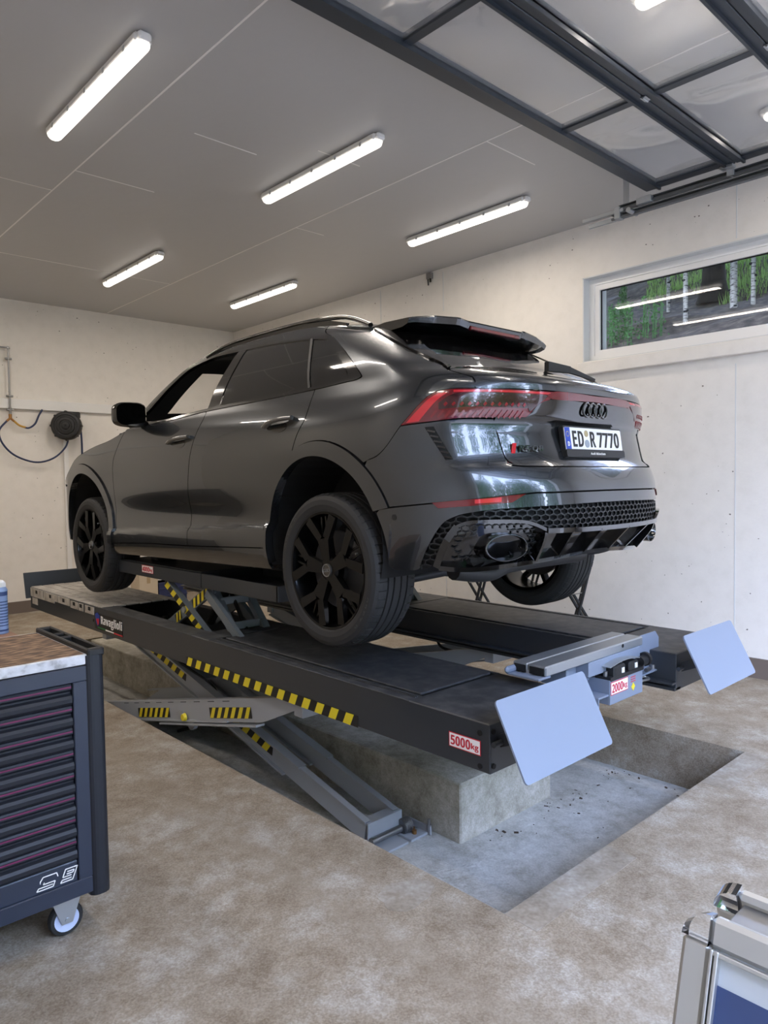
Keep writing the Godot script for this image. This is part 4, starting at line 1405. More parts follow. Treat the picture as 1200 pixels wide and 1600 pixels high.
func car_sides(o: Node3D):
	var B_SPLIT := [[-1.27, 0.912], [-1.26, 0.858], [-1.37, 0.645], [-1.44, 0.356], [-1.45, 0.15], [-1.45, 0.046]]
	var D_FRONT := [[-2.43, 0.872], [-2.51, 0.741], [-2.575, 0.633], [-2.61, 0.435], [-2.625, 0.193], [-2.64, 0.0]]
	var D_REAR := [[-0.15, 0.937], [-0.14, 0.88], [-0.14, 0.783], [-0.19, 0.70], [-0.235, 0.612]]
	var rev := func(a: Array) -> Array:
		var c := a.duplicate(); c.reverse(); return c
	# front door
	var p := side_poly([D_FRONT, [[-2.64, 0.0], [-2.05, 0.03], [-1.45, 0.046]], rev.call(B_SPLIT), [[-1.27, 0.912], [-1.83, 0.884], [-2.2, 0.880], [-2.43, 0.872]]])
	var fd := both("front_door", p, M.car_paint, o, 0.02)
	# rear door, cut by the arch
	var arc_r := arc2(RA_OUT, 0.527, 114.0, 190.0, 12)
	p = side_poly([B_SPLIT, [[-1.45, 0.046], [-0.56, 0.083]], [[-0.56, 0.083], arc_r[12]], rev.call(arc_r), [arc_r[0], [-0.235, 0.612]], rev.call(D_REAR), [[-0.15, 0.937], [-0.6, 0.925], [-1.0, 0.918], [-1.27, 0.912]]])
	var rd := both("rear_door", p, M.car_paint, o, 0.02)
	# handles
	for k in 4:
		var front := k < 2
		var left := k % 2 == 0
		var a := zs(-1.66, 0.724) if front else zs(-0.50, 0.755)
		var e := zs(-1.385, 0.752) if front else zs(-0.245, 0.787)
		var b := Mb.new()
		var pts := PackedVector3Array()
		for q in 11:
			var t := q / 10.0
			var v := a.lerp(e, t)
			if not left: v.x = PI - v.x
			pts.append(body(v.x, v.y) + body_n(v.x, v.y) * (0.012 + 0.030 * sin(PI * t)))
		b.tube(pts, 0.021, 12, false, true, 0.55)
		var parent: Node3D = (fd if front else rd)[0 if left else 1]
		obj("door_handle", b, M.car_handle if M.has("car_handle") else mat("car_handle", col(128, 129, 130), 0.22, 0.6, 1.0), parent)
		b = Mb.new()
		var mid := a.lerp(e, 0.5)
		var ring := PackedVector2Array()
		for q in 16: ring.append(mid + Vector2(cos(TAU * q / 16) * 0.075, sin(TAU * q / 16) * 0.030 - 0.022))
		if not left: ring = flip(ring)
		panel(b, ring, 0.05, 0.0015, 0.0, 0.0)
		obj("handle_recess", b, M.gloss_black, parent)
	# side skirt
	p = side_poly([[[-2.66, 0.0], [-2.05, 0.03], [-1.45, 0.046], [-0.56, 0.083]], [[-0.56, 0.083], [-0.52, 0.0], [-0.49, -0.035]], [[-0.49, -0.035], [-1.4, -0.055], [-2.68, -0.085]], [[-2.68, -0.085], [-2.66, 0.0]]])
	both("side_skirt", p, M.car_paint, o)
	# front wing and front bumper
	var arc_f := arc2(FA_OUT, 0.518, -12.0, 138.0, 18)
	var hood_edge := [[-3.72, 0.47], [-3.48, 0.59], [-3.31, 0.683], [-2.99, 0.755], [-2.7, 0.795], [-2.46, 0.85]]
	p = side_poly([rev.call(D_FRONT), [[-2.43, 0.872]], rev.call(hood_edge), [[-3.72, 0.47], [-3.66, 0.46], arc_f[18]], rev.call(arc_f), [arc_f[0], [-2.655, 0.0]], [[-2.655, 0.0], [-2.64, 0.0]]])
	both("front_wing", p, M.car_paint, o, 0.025)
	var arc_b := arc2(FA_OUT, 0.518, 140.0, 196.0, 8)
	p = side_poly([arc_b, [arc_b[8], [-3.70, -0.03]], [[-3.70, -0.03], [-4.09, 0.0]], [[-4.09, 0.0], [-4.095, 0.34]], [[-4.095, 0.34], [-3.95, 0.375], [-3.74, 0.46]], [[-3.74, 0.46], [-3.68, 0.45], arc_b[0]]])
	both("front_bumper", p, M.car_paint, o)
	# quarter panel with the broad C pillar
	var arc_q := arc2(RA_OUT, 0.527, 50.0, 114.0, 12)
	p = chart_poly([])
	p.append_array(side_poly([rev.call(arc_q).slice(0, 1)]))
	for v in spl(arc_q): p.append(zs(v.x, v.y))
	for v in spl(rev.call(D_REAR)): p.append(zs(v.x, v.y))
	for v in spl([[-0.15, 0.937], [0.0, 0.943], [0.13, 0.95]]): p.append(zs(v.x, v.y))
	for v in spl([[0.13, 0.95], [0.20, 0.958], [0.185, 0.985], [0.0, 1.115], [-0.18, 1.222], [-0.27, 1.262]]): p.append(zs(v.x, v.y))
	for v in spl([[-0.27, 1.262], [-0.34, 1.30], [-0.36, 1.335]]): p.append(zs(v.x, v.y))
	p.append_array(chart_poly([[zs(-0.36, 1.335), zs(-0.12, 1.300), zs(0.05, 1.255), [0.494, 1.223]], [[0.494, 1.223], [0.436, 1.168], [0.392, 1.088], [0.384, 1.025], [0.428, 0.989], [0.463, 0.950]],
		[[0.463, 0.950], [0.528, 0.926], [0.585, 0.905], [0.599, 0.885], [0.601, 0.853]], [[0.601, 0.853], [0.474, 0.851], [0.406, 0.835], [0.358, 0.80], [0.30, 0.739], [0.258, 0.697]],
		[[0.258, 0.697], [0.185, 0.61], [0.12, 0.565], [0.055, 0.548]]]))
	both("quarter_panel", p, M.car_paint, o)
	# wheel arch trims
	for k in 2:
		var ci := RA_IN if k == 0 else FA_IN
		var co := RA_OUT if k == 0 else FA_OUT
		var ri := 0.462 if k == 0 else 0.442
		var ro := 0.525 if k == 0 else 0.516
		var a0 := 22.0 if k == 0 else -14.0
		var a1 := 195.0
		var inner := arc2(ci, ri, a1, a0 + (2.0 if k == 0 else 0.0), 30)
		var outer := arc2(co, ro, a0, a1, 30)
		p = side_poly([outer, [outer[30], inner[0]], inner, [inner[30], outer[0]]])
		both("arch_trim", p, M.car_paint, o, 0.03, 0.012, 0.055, 0.001)
	# inner black surround of the side windows, glass, pillars
	var top_in := [[-2.36, 0.935], [-2.20, 1.06], [-2.08, 1.17], [-1.90, 1.272], [-1.61, 1.315], [-1.28, 1.309], [-0.89, 1.296], [-0.43, 1.256], [-0.25, 1.228]]
	var top_out := [[-2.42, 0.945], [-2.235, 1.085], [-2.10, 1.195], [-1.915, 1.292], [-1.61, 1.334], [-1.28, 1.327], [-0.89, 1.314], [-0.43, 1.276], [-0.28, 1.262]]
	p = side_poly([top_out, [top_out[8], top_in[8]], rev.call(top_in), [top_in[0], top_out[0]]])
	both("window_trim", p, M.gloss_black, o, 0.04, 0.003, 0.02, 0.0)
	var bel_in := [[-2.36, 0.905], [-1.83, 0.897], [-1.27, 0.925], [-0.6, 0.937], [-0.15, 0.950], [0.10, 0.968]]
	var bel_out := [[-2.44, 0.886], [-1.83, 0.880], [-1.27, 0.908], [-0.6, 0.921], [-0.15, 0.933], [0.13, 0.947]]
	p = side_poly([bel_in, [bel_in[5], bel_out[5]], rev.call(bel_out), [bel_out[0], bel_in[0]]])
	both("belt_trim", p, M.gloss_black, o, 0.04, 0.004, 0.02, 0.0)
	p = side_poly([[[-0.25, 1.228], [-0.03, 1.087], [0.085, 1.0], [0.10, 0.968]], [[0.10, 0.968], [0.13, 0.947], [0.20, 0.955], [0.185, 0.985], [0.0, 1.115], [-0.18, 1.222], [-0.28, 1.262]], [[-0.28, 1.262], [-0.25, 1.228]]])
	both("corner_trim", p, M.gloss_black, o, 0.03, 0.004, 0.02, 0.0)
	p = side_poly([[[-1.26, 0.912], [-1.26, 1.14], [-1.25, 1.318]], [[-1.25, 1.318], [-1.155, 1.314]], [[-1.155, 1.314], [-1.145, 1.14], [-1.12, 0.92]], [[-1.12, 0.92], [-1.26, 0.912]]])
	both("door_pillar", p, M.gloss_black, o, 0.04, 0.002, 0.02, 0.0)
	p = side_poly([[[-2.44, 0.89], [-2.36, 0.93], [-2.17, 0.90], [-2.05, 0.892]], [[-2.05, 0.892], [-2.2, 0.88], [-2.44, 0.886]]])
	both("mirror_base_trim", p, M.gloss_black, o, 0.04, 0.003, 0.02, 0.0)
	p = side_poly([[[-2.36, 0.90], [-1.83, 0.892], [-1.26, 0.918]], [[-1.26, 0.918], [-1.26, 1.14], [-1.25, 1.312]], [[-1.25, 1.312], [-1.61, 1.32], [-1.90, 1.277], [-2.08, 1.175], [-2.20, 1.065], [-2.36, 0.94]], [[-2.36, 0.94], [-2.36, 0.90]]])
	one("front_window", flip(p), M.clear_glass, o, 0.06, -0.004, 0.0, 0.0)
	p = side_poly([[[-1.12, 0.925], [-0.6, 0.932], [-0.215, 0.943]], [[-0.215, 0.943], [-0.30, 1.08], [-0.425, 1.26]], [[-0.425, 1.26], [-0.89, 1.30], [-1.155, 1.308]], [[-1.155, 1.308], [-1.145, 1.14], [-1.12, 0.925]]])
	both("rear_window_side", p, M.dark_glass, o, 0.06, -0.002, 0.0, 0.0)
	p = side_poly([[[-0.195, 0.944], [0.11, 0.962]], [[0.11, 0.962], [-0.02, 1.09], [-0.24, 1.235]], [[-0.24, 1.235], [-0.40, 1.255]], [[-0.40, 1.255], [-0.28, 1.08], [-0.195, 0.944]]])
	both("quarter_glass", p, M.dark_glass, o, 0.06, -0.002, 0.0, 0.0)
	p = side_poly([[[-0.215, 0.943], [-0.30, 1.08], [-0.425, 1.262]], [[-0.425, 1.262], [-0.40, 1.26]], [[-0.40, 1.26], [-0.28, 1.08], [-0.195, 0.944]], [[-0.195, 0.944], [-0.215, 0.943]]])
	both("glass_divider", p, M.black_plastic, o, 0.06, 0.003, 0.01, 0.0)
	# painted roof frame above the windows
	var gut := gutter()
	var g2 := gut.slice(0, 9)
	p = side_poly([g2, [g2[8], [-0.34, 1.30], top_out[8]], rev.call(top_out), [top_out[0], g2[0]]])
	both("roof_frame", p, M.car_paint, o, 0.04, 0.0, 0.012, 0.0)
	# crease lines that mark the door skins
	# mirrors
	for s in [-1.0, 1.0]:
		var b := Mb.new()
		var c := Vector3(s * 1.045, 0.945, -2.125)
		var sides := 28
		var prof := [[0.0, -0.085], [0.55, -0.078], [0.82, -0.055], [0.97, -0.015], [1.0, 0.03], [0.97, 0.05], [0.90, 0.056]]
		var pt := func(u: float, k: int) -> Vector3:
			var a := TAU * k / sides
			var ex := 0.55
			var px := signf(cos(a)) * pow(absf(cos(a)), ex) * 0.118
			var py := signf(sin(a)) * pow(absf(sin(a)), ex) * 0.088
			return Vector3(px * u * s, py * u * (1.0 + 0.12 * px * -4.0), 0)
		for k in sides:
			for q in prof.size() - 1:
				var a0: Vector3 = c + pt.call(prof[q][0], k) + Vector3(0, 0, prof[q][1])
				var a1: Vector3 = c + pt.call(prof[q][0], k + 1) + Vector3(0, 0, prof[q][1])
				var b1: Vector3 = c + pt.call(prof[q + 1][0], k + 1) + Vector3(0, 0, prof[q + 1][1])
				var b0: Vector3 = c + pt.call(prof[q + 1][0], k) + Vector3(0, 0, prof[q + 1][1])
				var e := c - Vector3(0, 0, 0.0)
				b.squad(a0, a1, b1, b0, (a0 - e).normalized(), (a1 - e).normalized(), (b1 - e).normalized(), (b0 - e).normalized())
		b.beam(Vector3(s * 0.905, 0.885, -2.15), Vector3(s * 0.99, 0.885, -2.135), Vector3.BACK, 0.08, 0.035)
		var mr := obj("wing_mirror", b, M.gloss_black, o)
		b = Mb.new()
		for k in sides:
			b.tri(c + Vector3(0, 0, 0.052), c + pt.call(0.9, k) + Vector3(0, 0, 0.052), c + pt.call(0.9, k + 1) + Vector3(0, 0, 0.052), Vector3.BACK, Vector3.BACK, Vector3.BACK)
		obj("mirror_glass", b, mat("mirror", col(40, 42, 44), 0.06, 0.9), mr)

func gutter() -> Array:
	return [[-2.50, 0.93], [-2.40, 1.02], [-2.27, 1.12], [-2.12, 1.22], [-1.93, 1.32], [-1.70, 1.370], [-1.2, 1.376], [-0.75, 1.366], [-0.36, 1.335], [-0.12, 1.300], [0.06, 1.255]]

func car_top(o: Node3D):
	# roof and windscreen, spanned between the two gutters
	var L := []
	for v in spl(gutter(), 0.045): L.append(body(zs(v.x, v.y).x, v.y))
	var span := func(b: Mb, k0: int, k1: int, u0: float, u1: float, crown: float, lean: float, m: int, lift_ := 0.0):
		var P := func(k: int, q: int) -> Vector3:
			var u := lerpf(u0, u1, float(q) / m)
			var e: Vector3 = L[clampi(k, 0, L.size() - 1)]
			var w := 1.0 - pow(absf(u), 2.4)
			return Vector3(e.x * -u, e.y + crown * w + lift_, e.z - lean * w)
		for k in range(k0, k1):
			for q in m:
				var c := []
				for t in [[k, q], [k + 1, q], [k + 1, q + 1], [k, q + 1]]:
					var du: Vector3 = P.call(t[0], mini(t[1] + 1, m)) - P.call(t[0], maxi(t[1] - 1, 0))
					var dv: Vector3 = P.call(mini(t[0] + 1, L.size() - 1), t[1]) - P.call(maxi(t[0] - 1, 0), t[1])
					var nn := dv.cross(du).normalized()
					if nn.y < 0: nn = -nn
					c.append([P.call(t[0], t[1]), nn])
				b.squad(c[0][0], c[1][0], c[2][0], c[3][0], c[0][1], c[1][1], c[2][1], c[3][1])
	var head := 0
	while L[head].z < -1.80: head += 1
	var b := Mb.new()
	span.call(b, head, L.size() - 1, -1.0, 1.0, 0.05, 0.0, 16)
	var roof := obj("roof", b, M.car_paint, o)
	b = Mb.new()
	span.call(b, head, L.size() - 2, -0.97, 0.97, 0.05, 0.0, 12, -0.035)
	obj("headliner", b, M.seat, roof)
	b = Mb.new()
	span.call(b, 1, head, -0.90, 0.90, 0.05, 0.10, 14)
	obj("windscreen", b, M.clear_glass, o)
	b = Mb.new()
	for r in [[-1.0, -0.68], [0.68, 1.0]]: span.call(b, 0, head, r[0], r[1], 0.05, 0.10, 5, -0.004)
	var vis := 0
	while L[vis].z < -2.07: vis += 1
	span.call(b, vis, head + 1, -0.9, 0.9, 0.05, 0.10, 12, -0.006)
	span.call(b, 0, 2, -0.9, 0.9, 0.05, 0.10, 12, -0.006)
	obj("windscreen_frame", b, M.matte_black, o)
	# roof rails
	for s in [-1.0, 1.0]:
		b = Mb.new()
		b.tube(spline3([Vector3(s * 0.618, 1.345, -1.74), Vector3(s * 0.612, 1.372, -1.62), Vector3(s * 0.605, 1.397, -1.4), Vector3(s * 0.60, 1.404, -1.0), Vector3(s * 0.60, 1.399, -0.62), Vector3(s * 0.602, 1.378, -0.33), Vector3(s * 0.605, 1.345, -0.17), Vector3(s * 0.61, 1.285, -0.02)], 6), 0.017, 10, false, true, 0.8)
		var web := [[-1.70, 1.355], [-1.55, 1.382], [-1.4, 1.392], [-1.0, 1.398], [-0.62, 1.393], [-0.36, 1.37], [-0.22, 1.335]]
		for r in web.size() - 1: b.beam(Vector3(s * 0.604, web[r][1] - 0.022, web[r][0]), Vector3(s * 0.604, web[r + 1][1] - 0.022, web[r + 1][0]), Vector3.RIGHT, 0.022, 0.035)
		obj("roof_rail", b, M.gloss_black, o)
	# bonnet
	b = Mb.new()
	var H := []
	for v in spl([[-2.46, 0.85], [-2.7, 0.795], [-2.99, 0.755], [-3.31, 0.683], [-3.48, 0.59], [-3.72, 0.47], [-3.95, 0.375], [-4.09, 0.34]], 0.06): H.append(body(zs(v.x, v.y).x, v.y))
	H.append(Vector3(-0.05, 0.335, -4.1))
	var hp := func(k: int, q: int) -> Vector3:
		var u := -1.0 + q / 8.0
		var e: Vector3 = H[clampi(k, 0, H.size() - 1)]
		return Vector3(e.x * -u, e.y + 0.04 * (1.0 - pow(absf(u), 2.2)), e.z - 0.02 * (1.0 - u * u))
	for k in H.size() - 1:
		for q in 16:
			var c := []
			for t in [[k, q], [k + 1, q], [k + 1, q + 1], [k, q + 1]]:
				var nn: Vector3 = (hp.call(t[0] + 1, t[1]) - hp.call(t[0] - 1, t[1])).cross(hp.call(t[0], mini(t[1] + 1, 16)) - hp.call(t[0], maxi(t[1] - 1, 0))).normalized()
				if nn.y < 0: nn = -nn
				c.append([hp.call(t[0], t[1]), nn])
			b.squad(c[0][0], c[1][0], c[2][0], c[3][0], c[0][1], c[1][1], c[2][1], c[3][1])
	obj("bonnet", b, M.car_paint, o)
	# roof spoiler
	b = Mb.new()
	var st := [-0.60, -0.585, -0.55, -0.45, -0.30, -0.272, -0.235, -0.12, 0.0, 0.12, 0.235, 0.272, 0.30, 0.45, 0.55, 0.585, 0.60]
	var sec := []
	for x in st:
		var ax := absf(x)
		var out_ := clampf((ax - 0.235) / 0.037, 0.0, 1.0)
		var zr: float = 0.345 - 0.02 * out_ - 0.30 * pow(maxf(ax - 0.28, 0.0), 1.35)
		var yr: float = 1.297 + 0.014 * out_ - 0.032 * pow(maxf(ax - 0.3, 0.0) / 0.3, 2.0)
		var yf: float = 1.338 - 0.075 * pow(ax / 0.6, 2.2)
		var lip: float = 0.038 if ax < 0.55 else 0.028
		var zf := -0.10
		sec.append([Vector3(x, yf + 0.002, zf), Vector3(x, lerpf(yf, yr, 0.5) + 0.012, lerpf(zf, zr, 0.5)), Vector3(x, yr, zr - 0.004), Vector3(x, yr - 0.008, zr), Vector3(x, yr - lip, zr - 0.012), Vector3(x, yr - lip - 0.012, zr - 0.05), Vector3(x, minf(yr - lip - 0.02, 1.25 - 0.03 * ax), 0.06), Vector3(x, yf - 0.06, zf)])
	for k in sec.size() - 1:
		for q in 7:
			var nn: Vector3 = (sec[k + 1][q] - sec[k][q]).cross(sec[k][q + 1] - sec[k][q]).normalized()
			b.quad(sec[k][q], sec[k + 1][q], sec[k + 1][q + 1], sec[k][q + 1], -nn if nn.dot(Vector3(0, 0.35 - q * 0.1, 0.2)) < 0.0 else nn)
	for k in [0, sec.size() - 1]:
		for q in range(1, 7): b.tri(sec[k][0], sec[k][q], sec[k][q + 1], Vector3(signf(sec[k][0].x), 0, 0), Vector3(signf(sec[k][0].x), 0, 0), Vector3(signf(sec[k][0].x), 0, 0))
	var sp := obj("roof_spoiler", b, M.gloss_black, o)
	b = Mb.new()
	b.box(Vector3(0, 1.263, 0.335), Vector3(0.43, 0.022, 0.02), 0.004)
	obj("brake_light", b, M.lamp_red, sp)

func car_tail(o: Node3D):
	var H := PI / 2
	# boot lid
	var p := chart_poly([across([[H, 0.858], [1.095, 0.857], [0.793, 0.855], [0.604, 0.855], [0.602, 0.887], [0.588, 0.906], [0.53, 0.925], [0.467, 0.949], [0.485, 0.955], [0.60, 0.977], [0.94, 1.014], [1.3, 1.031], [H, 1.036]]) + [[H, 0.858]]])
	one("boot_lid", p, M.car_paint, o, 0.02, 0.0, 0.012, 0.0015)
	# rear screen and its black fins
	p = chart_poly([across([[H, 1.041], [1.3, 1.036], [0.94, 1.019], [0.60, 0.982], [0.478, 0.962], [0.430, 1.015], [0.475, 1.076], [0.55, 1.143], [0.76, 1.25], [1.1, 1.30], [H, 1.31]]) + [[H, 1.041]]])
	one("rear_screen", p, M.rear_glass, o, 0.04, -0.004, 0.0, 0.0)
	p = chart_poly([[[0.53, 1.25], [0.494, 1.223], [0.436, 1.168], [0.392, 1.088], [0.384, 1.025], [0.428, 0.989], [0.464, 0.952]], [[0.464, 0.952], [0.480, 0.962]], [[0.480, 0.962], [0.442, 1.015], [0.487, 1.076], [0.567, 1.143], [0.68, 1.21], [0.79, 1.27]], [[0.79, 1.27], [0.53, 1.25]]])
	both("screen_fin", p, M.gloss_black, o, 0.03, 0.010, 0.02, 0.001)
	# lower tailgate with number plate recess
	p = chart_poly([across([[H, 0.716], [1.2, 0.716], [0.9, 0.722], [0.70, 0.722], [0.715, 0.65], [0.751, 0.546], [0.784, 0.52], [0.83, 0.508], [1.273, 0.505], [H, 0.505]]) + [[H, 0.716]]])
	var gate := one("tailgate", p, M.car_paint, o, 0.03, 0.0, 0.014, 0.0015)
	# gloss black panel between the lamps, its lower edge standing proud
	p = chart_poly([across([[H, 0.815], [1.05, 0.813], [0.90, 0.742], [0.88, 0.731], [0.70, 0.728], [0.70, 0.722], [0.9, 0.719], [1.2, 0.717], [H, 0.716]]) + [[H, 0.815]]])
	one("gloss_strip", p, M.gloss_black, o, 0.03, 0.006, 0.03, 0.0)
	# four rings
	var b := Mb.new()
	for k in 4:
		b = Mb.new()
		var cx := -0.0765 + 0.051 * k
		b.tube(arc3(Vector3(cx, 0.782, 0.957), Vector3.RIGHT * 0.034, Vector3(0, 0.034, 0.0), 0, TAU, 28).slice(0, 28), 0.0058, 8, true)
		obj("emblem_ring", b, M.gloss_black, gate)
	# badge
	b = Mb.new()
	b.prism(PackedVector2Array([Vector2(-0.014, -0.023), Vector2(0.006, -0.023), Vector2(0.014, 0.023), Vector2(-0.006, 0.023)]), 0, 0.006, Transform3D(Basis(Vector3.UP, -0.30), Vector3(-0.572, 0.588, 0.885)))
	obj("badge_flash", b, M.lamp_bright, gate)
	letters("RS", 0.030, M.gloss_black, gate, Transform3D(Basis(Vector3.UP, -0.28), Vector3(-0.518, 0.588, 0.907)), 0.062, true, "badge_letters", false, 0.006)
	letters("Q8", 0.030, M.gloss_black, gate, Transform3D(Basis(Vector3.UP, -0.24), Vector3(-0.443, 0.587, 0.926)), 0.066, true, "badge_letters", false, 0.006)
	# number plate
	var tilt := Basis(Vector3.RIGHT, deg_to_rad(-8.0))
	var pc := Vector3(0, 0.638, 0.947)
	var px := Transform3D(tilt, pc)
	b = Mb.new()
	b.prism(round_rect(0.535, 0.125, 0.012), -0.02, 0.004, px)
	b.prism(round_rect(0.535, 0.038, 0.01), -0.02, 0.010, px * Transform3D(Basis(), Vector3(0.004, -0.070, 0)))
	var fr := obj("plate_frame", b, M.black_plastic, o)
	b = Mb.new()
	b.prism(round_rect(0.520, 0.110, 0.008), 0.004, 0.0065, px)
	obj("number_plate", b, M.label_white, fr)
	b = Mb.new()
	b.box(Vector3(-0.2365, 0, 0.007), Vector3(0.043, 0.108, 0.001), 0.0, px)
	obj("blue_band", b, mat("euro_blue", col(20, 62, 170), 0.4), fr)
	letters("D", 0.022, M.label_white, fr, px * Transform3D(Basis(), Vector3(-0.2365, -0.026, 0.0085)))
	b = Mb.new()
	for k in 12: b.box(Vector3(-0.2365 + cos(TAU * k / 12) * 0.012, 0.022 + sin(TAU * k / 12) * 0.012, 0.008), Vector3(0.0028, 0.0028, 0.001), 0.0, px)
	obj("star_ring", b, M.yellow, fr)
	letters("ED", 0.078, M.label_black, fr, px * Transform3D(Basis(), Vector3(-0.150, 0.0, 0.008)), 0.094)
	letters("R", 0.078, M.label_black, fr, px * Transform3D(Basis(), Vector3(-0.018, 0.0, 0.008)), 0.046)
	letters("7770", 0.078, M.label_black, fr, px * Transform3D(Basis(), Vector3(0.128, 0.0, 0.008)), 0.205)
	b = Mb.new()
	b.lathe(PackedVector2Array([Vector2(0, 0.0085), Vector2(0.0165, 0.0085), Vector2(0.0165, 0.006)]), 20, px * Transform3D(Basis(Vector3.RIGHT, PI / 2), Vector3(-0.073, 0.028, 0)))
	obj("inspection_seal", b, mat("seal_gold", col(176, 160, 118), 0.5), fr)
	b = Mb.new()
	b.lathe(PackedVector2Array([Vector2(0, 0.0085), Vector2(0.0195, 0.0085), Vector2(0.0195, 0.006)]), 20, px * Transform3D(Basis(Vector3.RIGHT, PI / 2), Vector3(-0.073, -0.022, 0)))
	obj("inspection_seal", b, mat("seal_silver", col(150, 158, 170), 0.5), fr)
	letters("Audi München", 0.012, M.label_white, fr, px * Transform3D(Basis(), Vector3(0.01, -0.071, 0.011)), 0.135, false)
	# wiper
	b = Mb.new()
	b.beam(Vector3(0.02, 1.04, 0.66), Vector3(0.20, 1.035, 0.68), Vector3.UP, 0.05, 0.03, 0.035, 0.025)
	b.beam(Vector3(0.20, 1.035, 0.68), Vector3(0.44, 1.0, 0.69), Vector3.UP, 0.03, 0.02, 0.012, 0.012)
	obj("rear_wiper", b, M.black_plastic, o)
	# upper bumper
	var arc_b := arc2(RA_OUT, 0.527, 22.0, 50.0, 6)
	p = PackedVector2Array()
	for v in spl(arc_b): p.append(zs(v.x, v.y))
	p.append_array(chart_poly([[[0.055, 0.548], [0.12, 0.563], [0.185, 0.608], [0.258, 0.694]], [[0.258, 0.694], [0.406, 0.707], [0.535, 0.719], [0.69, 0.720]], [[0.69, 0.720], [0.708, 0.65], [0.744, 0.546], [0.78, 0.514], [0.83, 0.502], [1.273, 0.500], [H, 0.500]]]))
	var left_side := p.duplicate()
	for k in range(left_side.size() - 1, -1, -1): p.append(Vector2(PI - left_side[k].x, left_side[k].y))
	var cre := [[0.10, 0.318], [0.159, 0.328], [0.407, 0.350], [0.847, 0.386], [0.99, 0.389], [1.448, 0.391], [H, 0.391]]
	var low := across_rev(cre)
	for v in spl(low): p.append(v)
	var ub := one("rear_bumper", p, M.car_paint, o, 0.03, 0.004, 0.016, 0.001)
	# vents at the corners
	var vents := both("corner_vent", chart_poly([[[0.372, 0.684], [0.412, 0.686]], [[0.412, 0.686], [0.50, 0.54]], [[0.50, 0.54], [0.468, 0.536]], [[0.468, 0.536], [0.372, 0.684]]]), M.matte_black, o, 0.03, 0.0065, 0.004, 0.0)
	for e in 2:
		for k in 6:
			b = Mb.new()
			var t := (k + 0.5) / 6.0
			var a := Vector2(lerpf(0.376, 0.468, t), lerpf(0.680, 0.54, t))
			var c := a + Vector2(0.036, -0.008)
			if e == 1:
				a.x = PI - a.x; c.x = PI - c.x
			ribbon(b, PackedVector2Array([a, c]), 0.008, 0.011, 0.006)
			obj("vent_slat", b, M.gloss_black, vents[e])
	# lower bumper: the painted band and corners
	var half := [[H, 0.386], [1.448, 0.386], [0.99, 0.384], [0.847, 0.381], [0.407, 0.345], [0.159, 0.323], [0.10, 0.313]]
	var cnr := [zs(0.38, 0.30), zs(0.42, 0.21), [0.15, 0.121], [0.166, 0.045], [0.30, 0.042], [0.322, 0.048], [0.378, 0.152], [0.45, 0.253], [0.509, 0.288], [0.587, 0.306], [0.771, 0.322], [1.293, 0.332], [H, 0.333]]
	var hp := []
	for q in half + cnr: hp.append([q[0], q[1]])
	p = chart_poly([across(hp) + [hp[0]]])
	one("lower_bumper", p, M.car_paint, o, 0.03, 0.0, 0.016, 0.001)
	# reflectors
	both("rear_reflector", chart_poly([[[0.407, 0.351], [0.437, 0.326]], [[0.437, 0.326], [0.772, 0.347]], [[0.772, 0.347], [0.842, 0.383]], [[0.842, 0.383], [0.407, 0.351]]]), M.lamp_red, o, 0.03, 0.006, 0.008, 0.0)
	both("reflector_core", chart_poly([[[0.60, 0.362], [0.60, 0.345]], [[0.60, 0.345], [0.72, 0.350]], [[0.72, 0.350], [0.72, 0.370]], [[0.72, 0.370], [0.60, 0.362]]]), M.lamp_bright, o, 0.03, 0.0075, 0.004, 0.0)
	# parking sensors
	for s in [0.20, PI - 0.20]:
		b = Mb.new()
		var ring := PackedVector2Array()
		for q in 16: ring.append(Vector2(s, 0.282) + Vector2(cos(TAU * q / 16), sin(TAU * q / 16)) * 0.014)
		panel(b, ring, 0.05, 0.002, 0.003, 0.0)
		obj("parking_sensor", b, M.black_plastic, o)
	# black mesh: backing and honeycomb
	var mh := [[H, 0.332], [1.293, 0.331], [0.771, 0.321], [0.587, 0.305], [0.509, 0.287], [0.45, 0.252], [0.378, 0.151], [0.322, 0.048], [0.384, 0.055], [0.462, 0.182], [0.514, 0.247], [0.595, 0.269], [0.819, 0.265], [0.952, 0.224], [1.2, 0.222], [H, 0.222]]
	var mp := chart_poly([across(mh) + [mh[0]]])
	one("grille_backing", mp, M.matte_black, o, 0.04, -0.03, 0.0, 0.0)
	b = Mb.new()
	var hw := 0.052
	var hh := 0.034
	for i in range(4, 58):
		for j in range(1, 15):
			var c := Vector2(0.28 + (i - 4) * hw + (hw / 2 if j % 2 else 0.0), 0.03 + j * hh * 0.72)
			var v := [c + Vector2(0, hh * 0.48), c + Vector2(hw / 2, hh * 0.24), c + Vector2(hw / 2, -hh * 0.24), c + Vector2(0, -hh * 0.48)]
			for q in 3:
				var m: Vector2 = (v[q] + v[q + 1]) / 2
				if Geometry2D.is_point_in_polygon(m, mp) and Vector2((minf(m.x, PI - m.x) - 0.70) / 0.20, (m.y - 0.15) / 0.085).length() > 1.0: ribbon(b, PackedVector2Array([v[q], v[q + 1]]), 0.0065, -0.006, 0.012)
	obj("grille_mesh", b, mat("grille_black", col(20, 20, 21), 0.42), o).set_meta("kind", "stuff")
	# diffuser
	var dh := [[H, 0.218], [1.2, 0.218], [0.952, 0.220], [0.84, 0.250], [0.62, 0.262], [0.53, 0.240], [0.475, 0.175], [0.40, 0.05], [0.46, 0.042], [0.583, 0.036], [1.0, 0.055], [1.4, 0.075], [H, 0.078]]
	var dp := chart_poly([across(dh) + [dh[0]]])
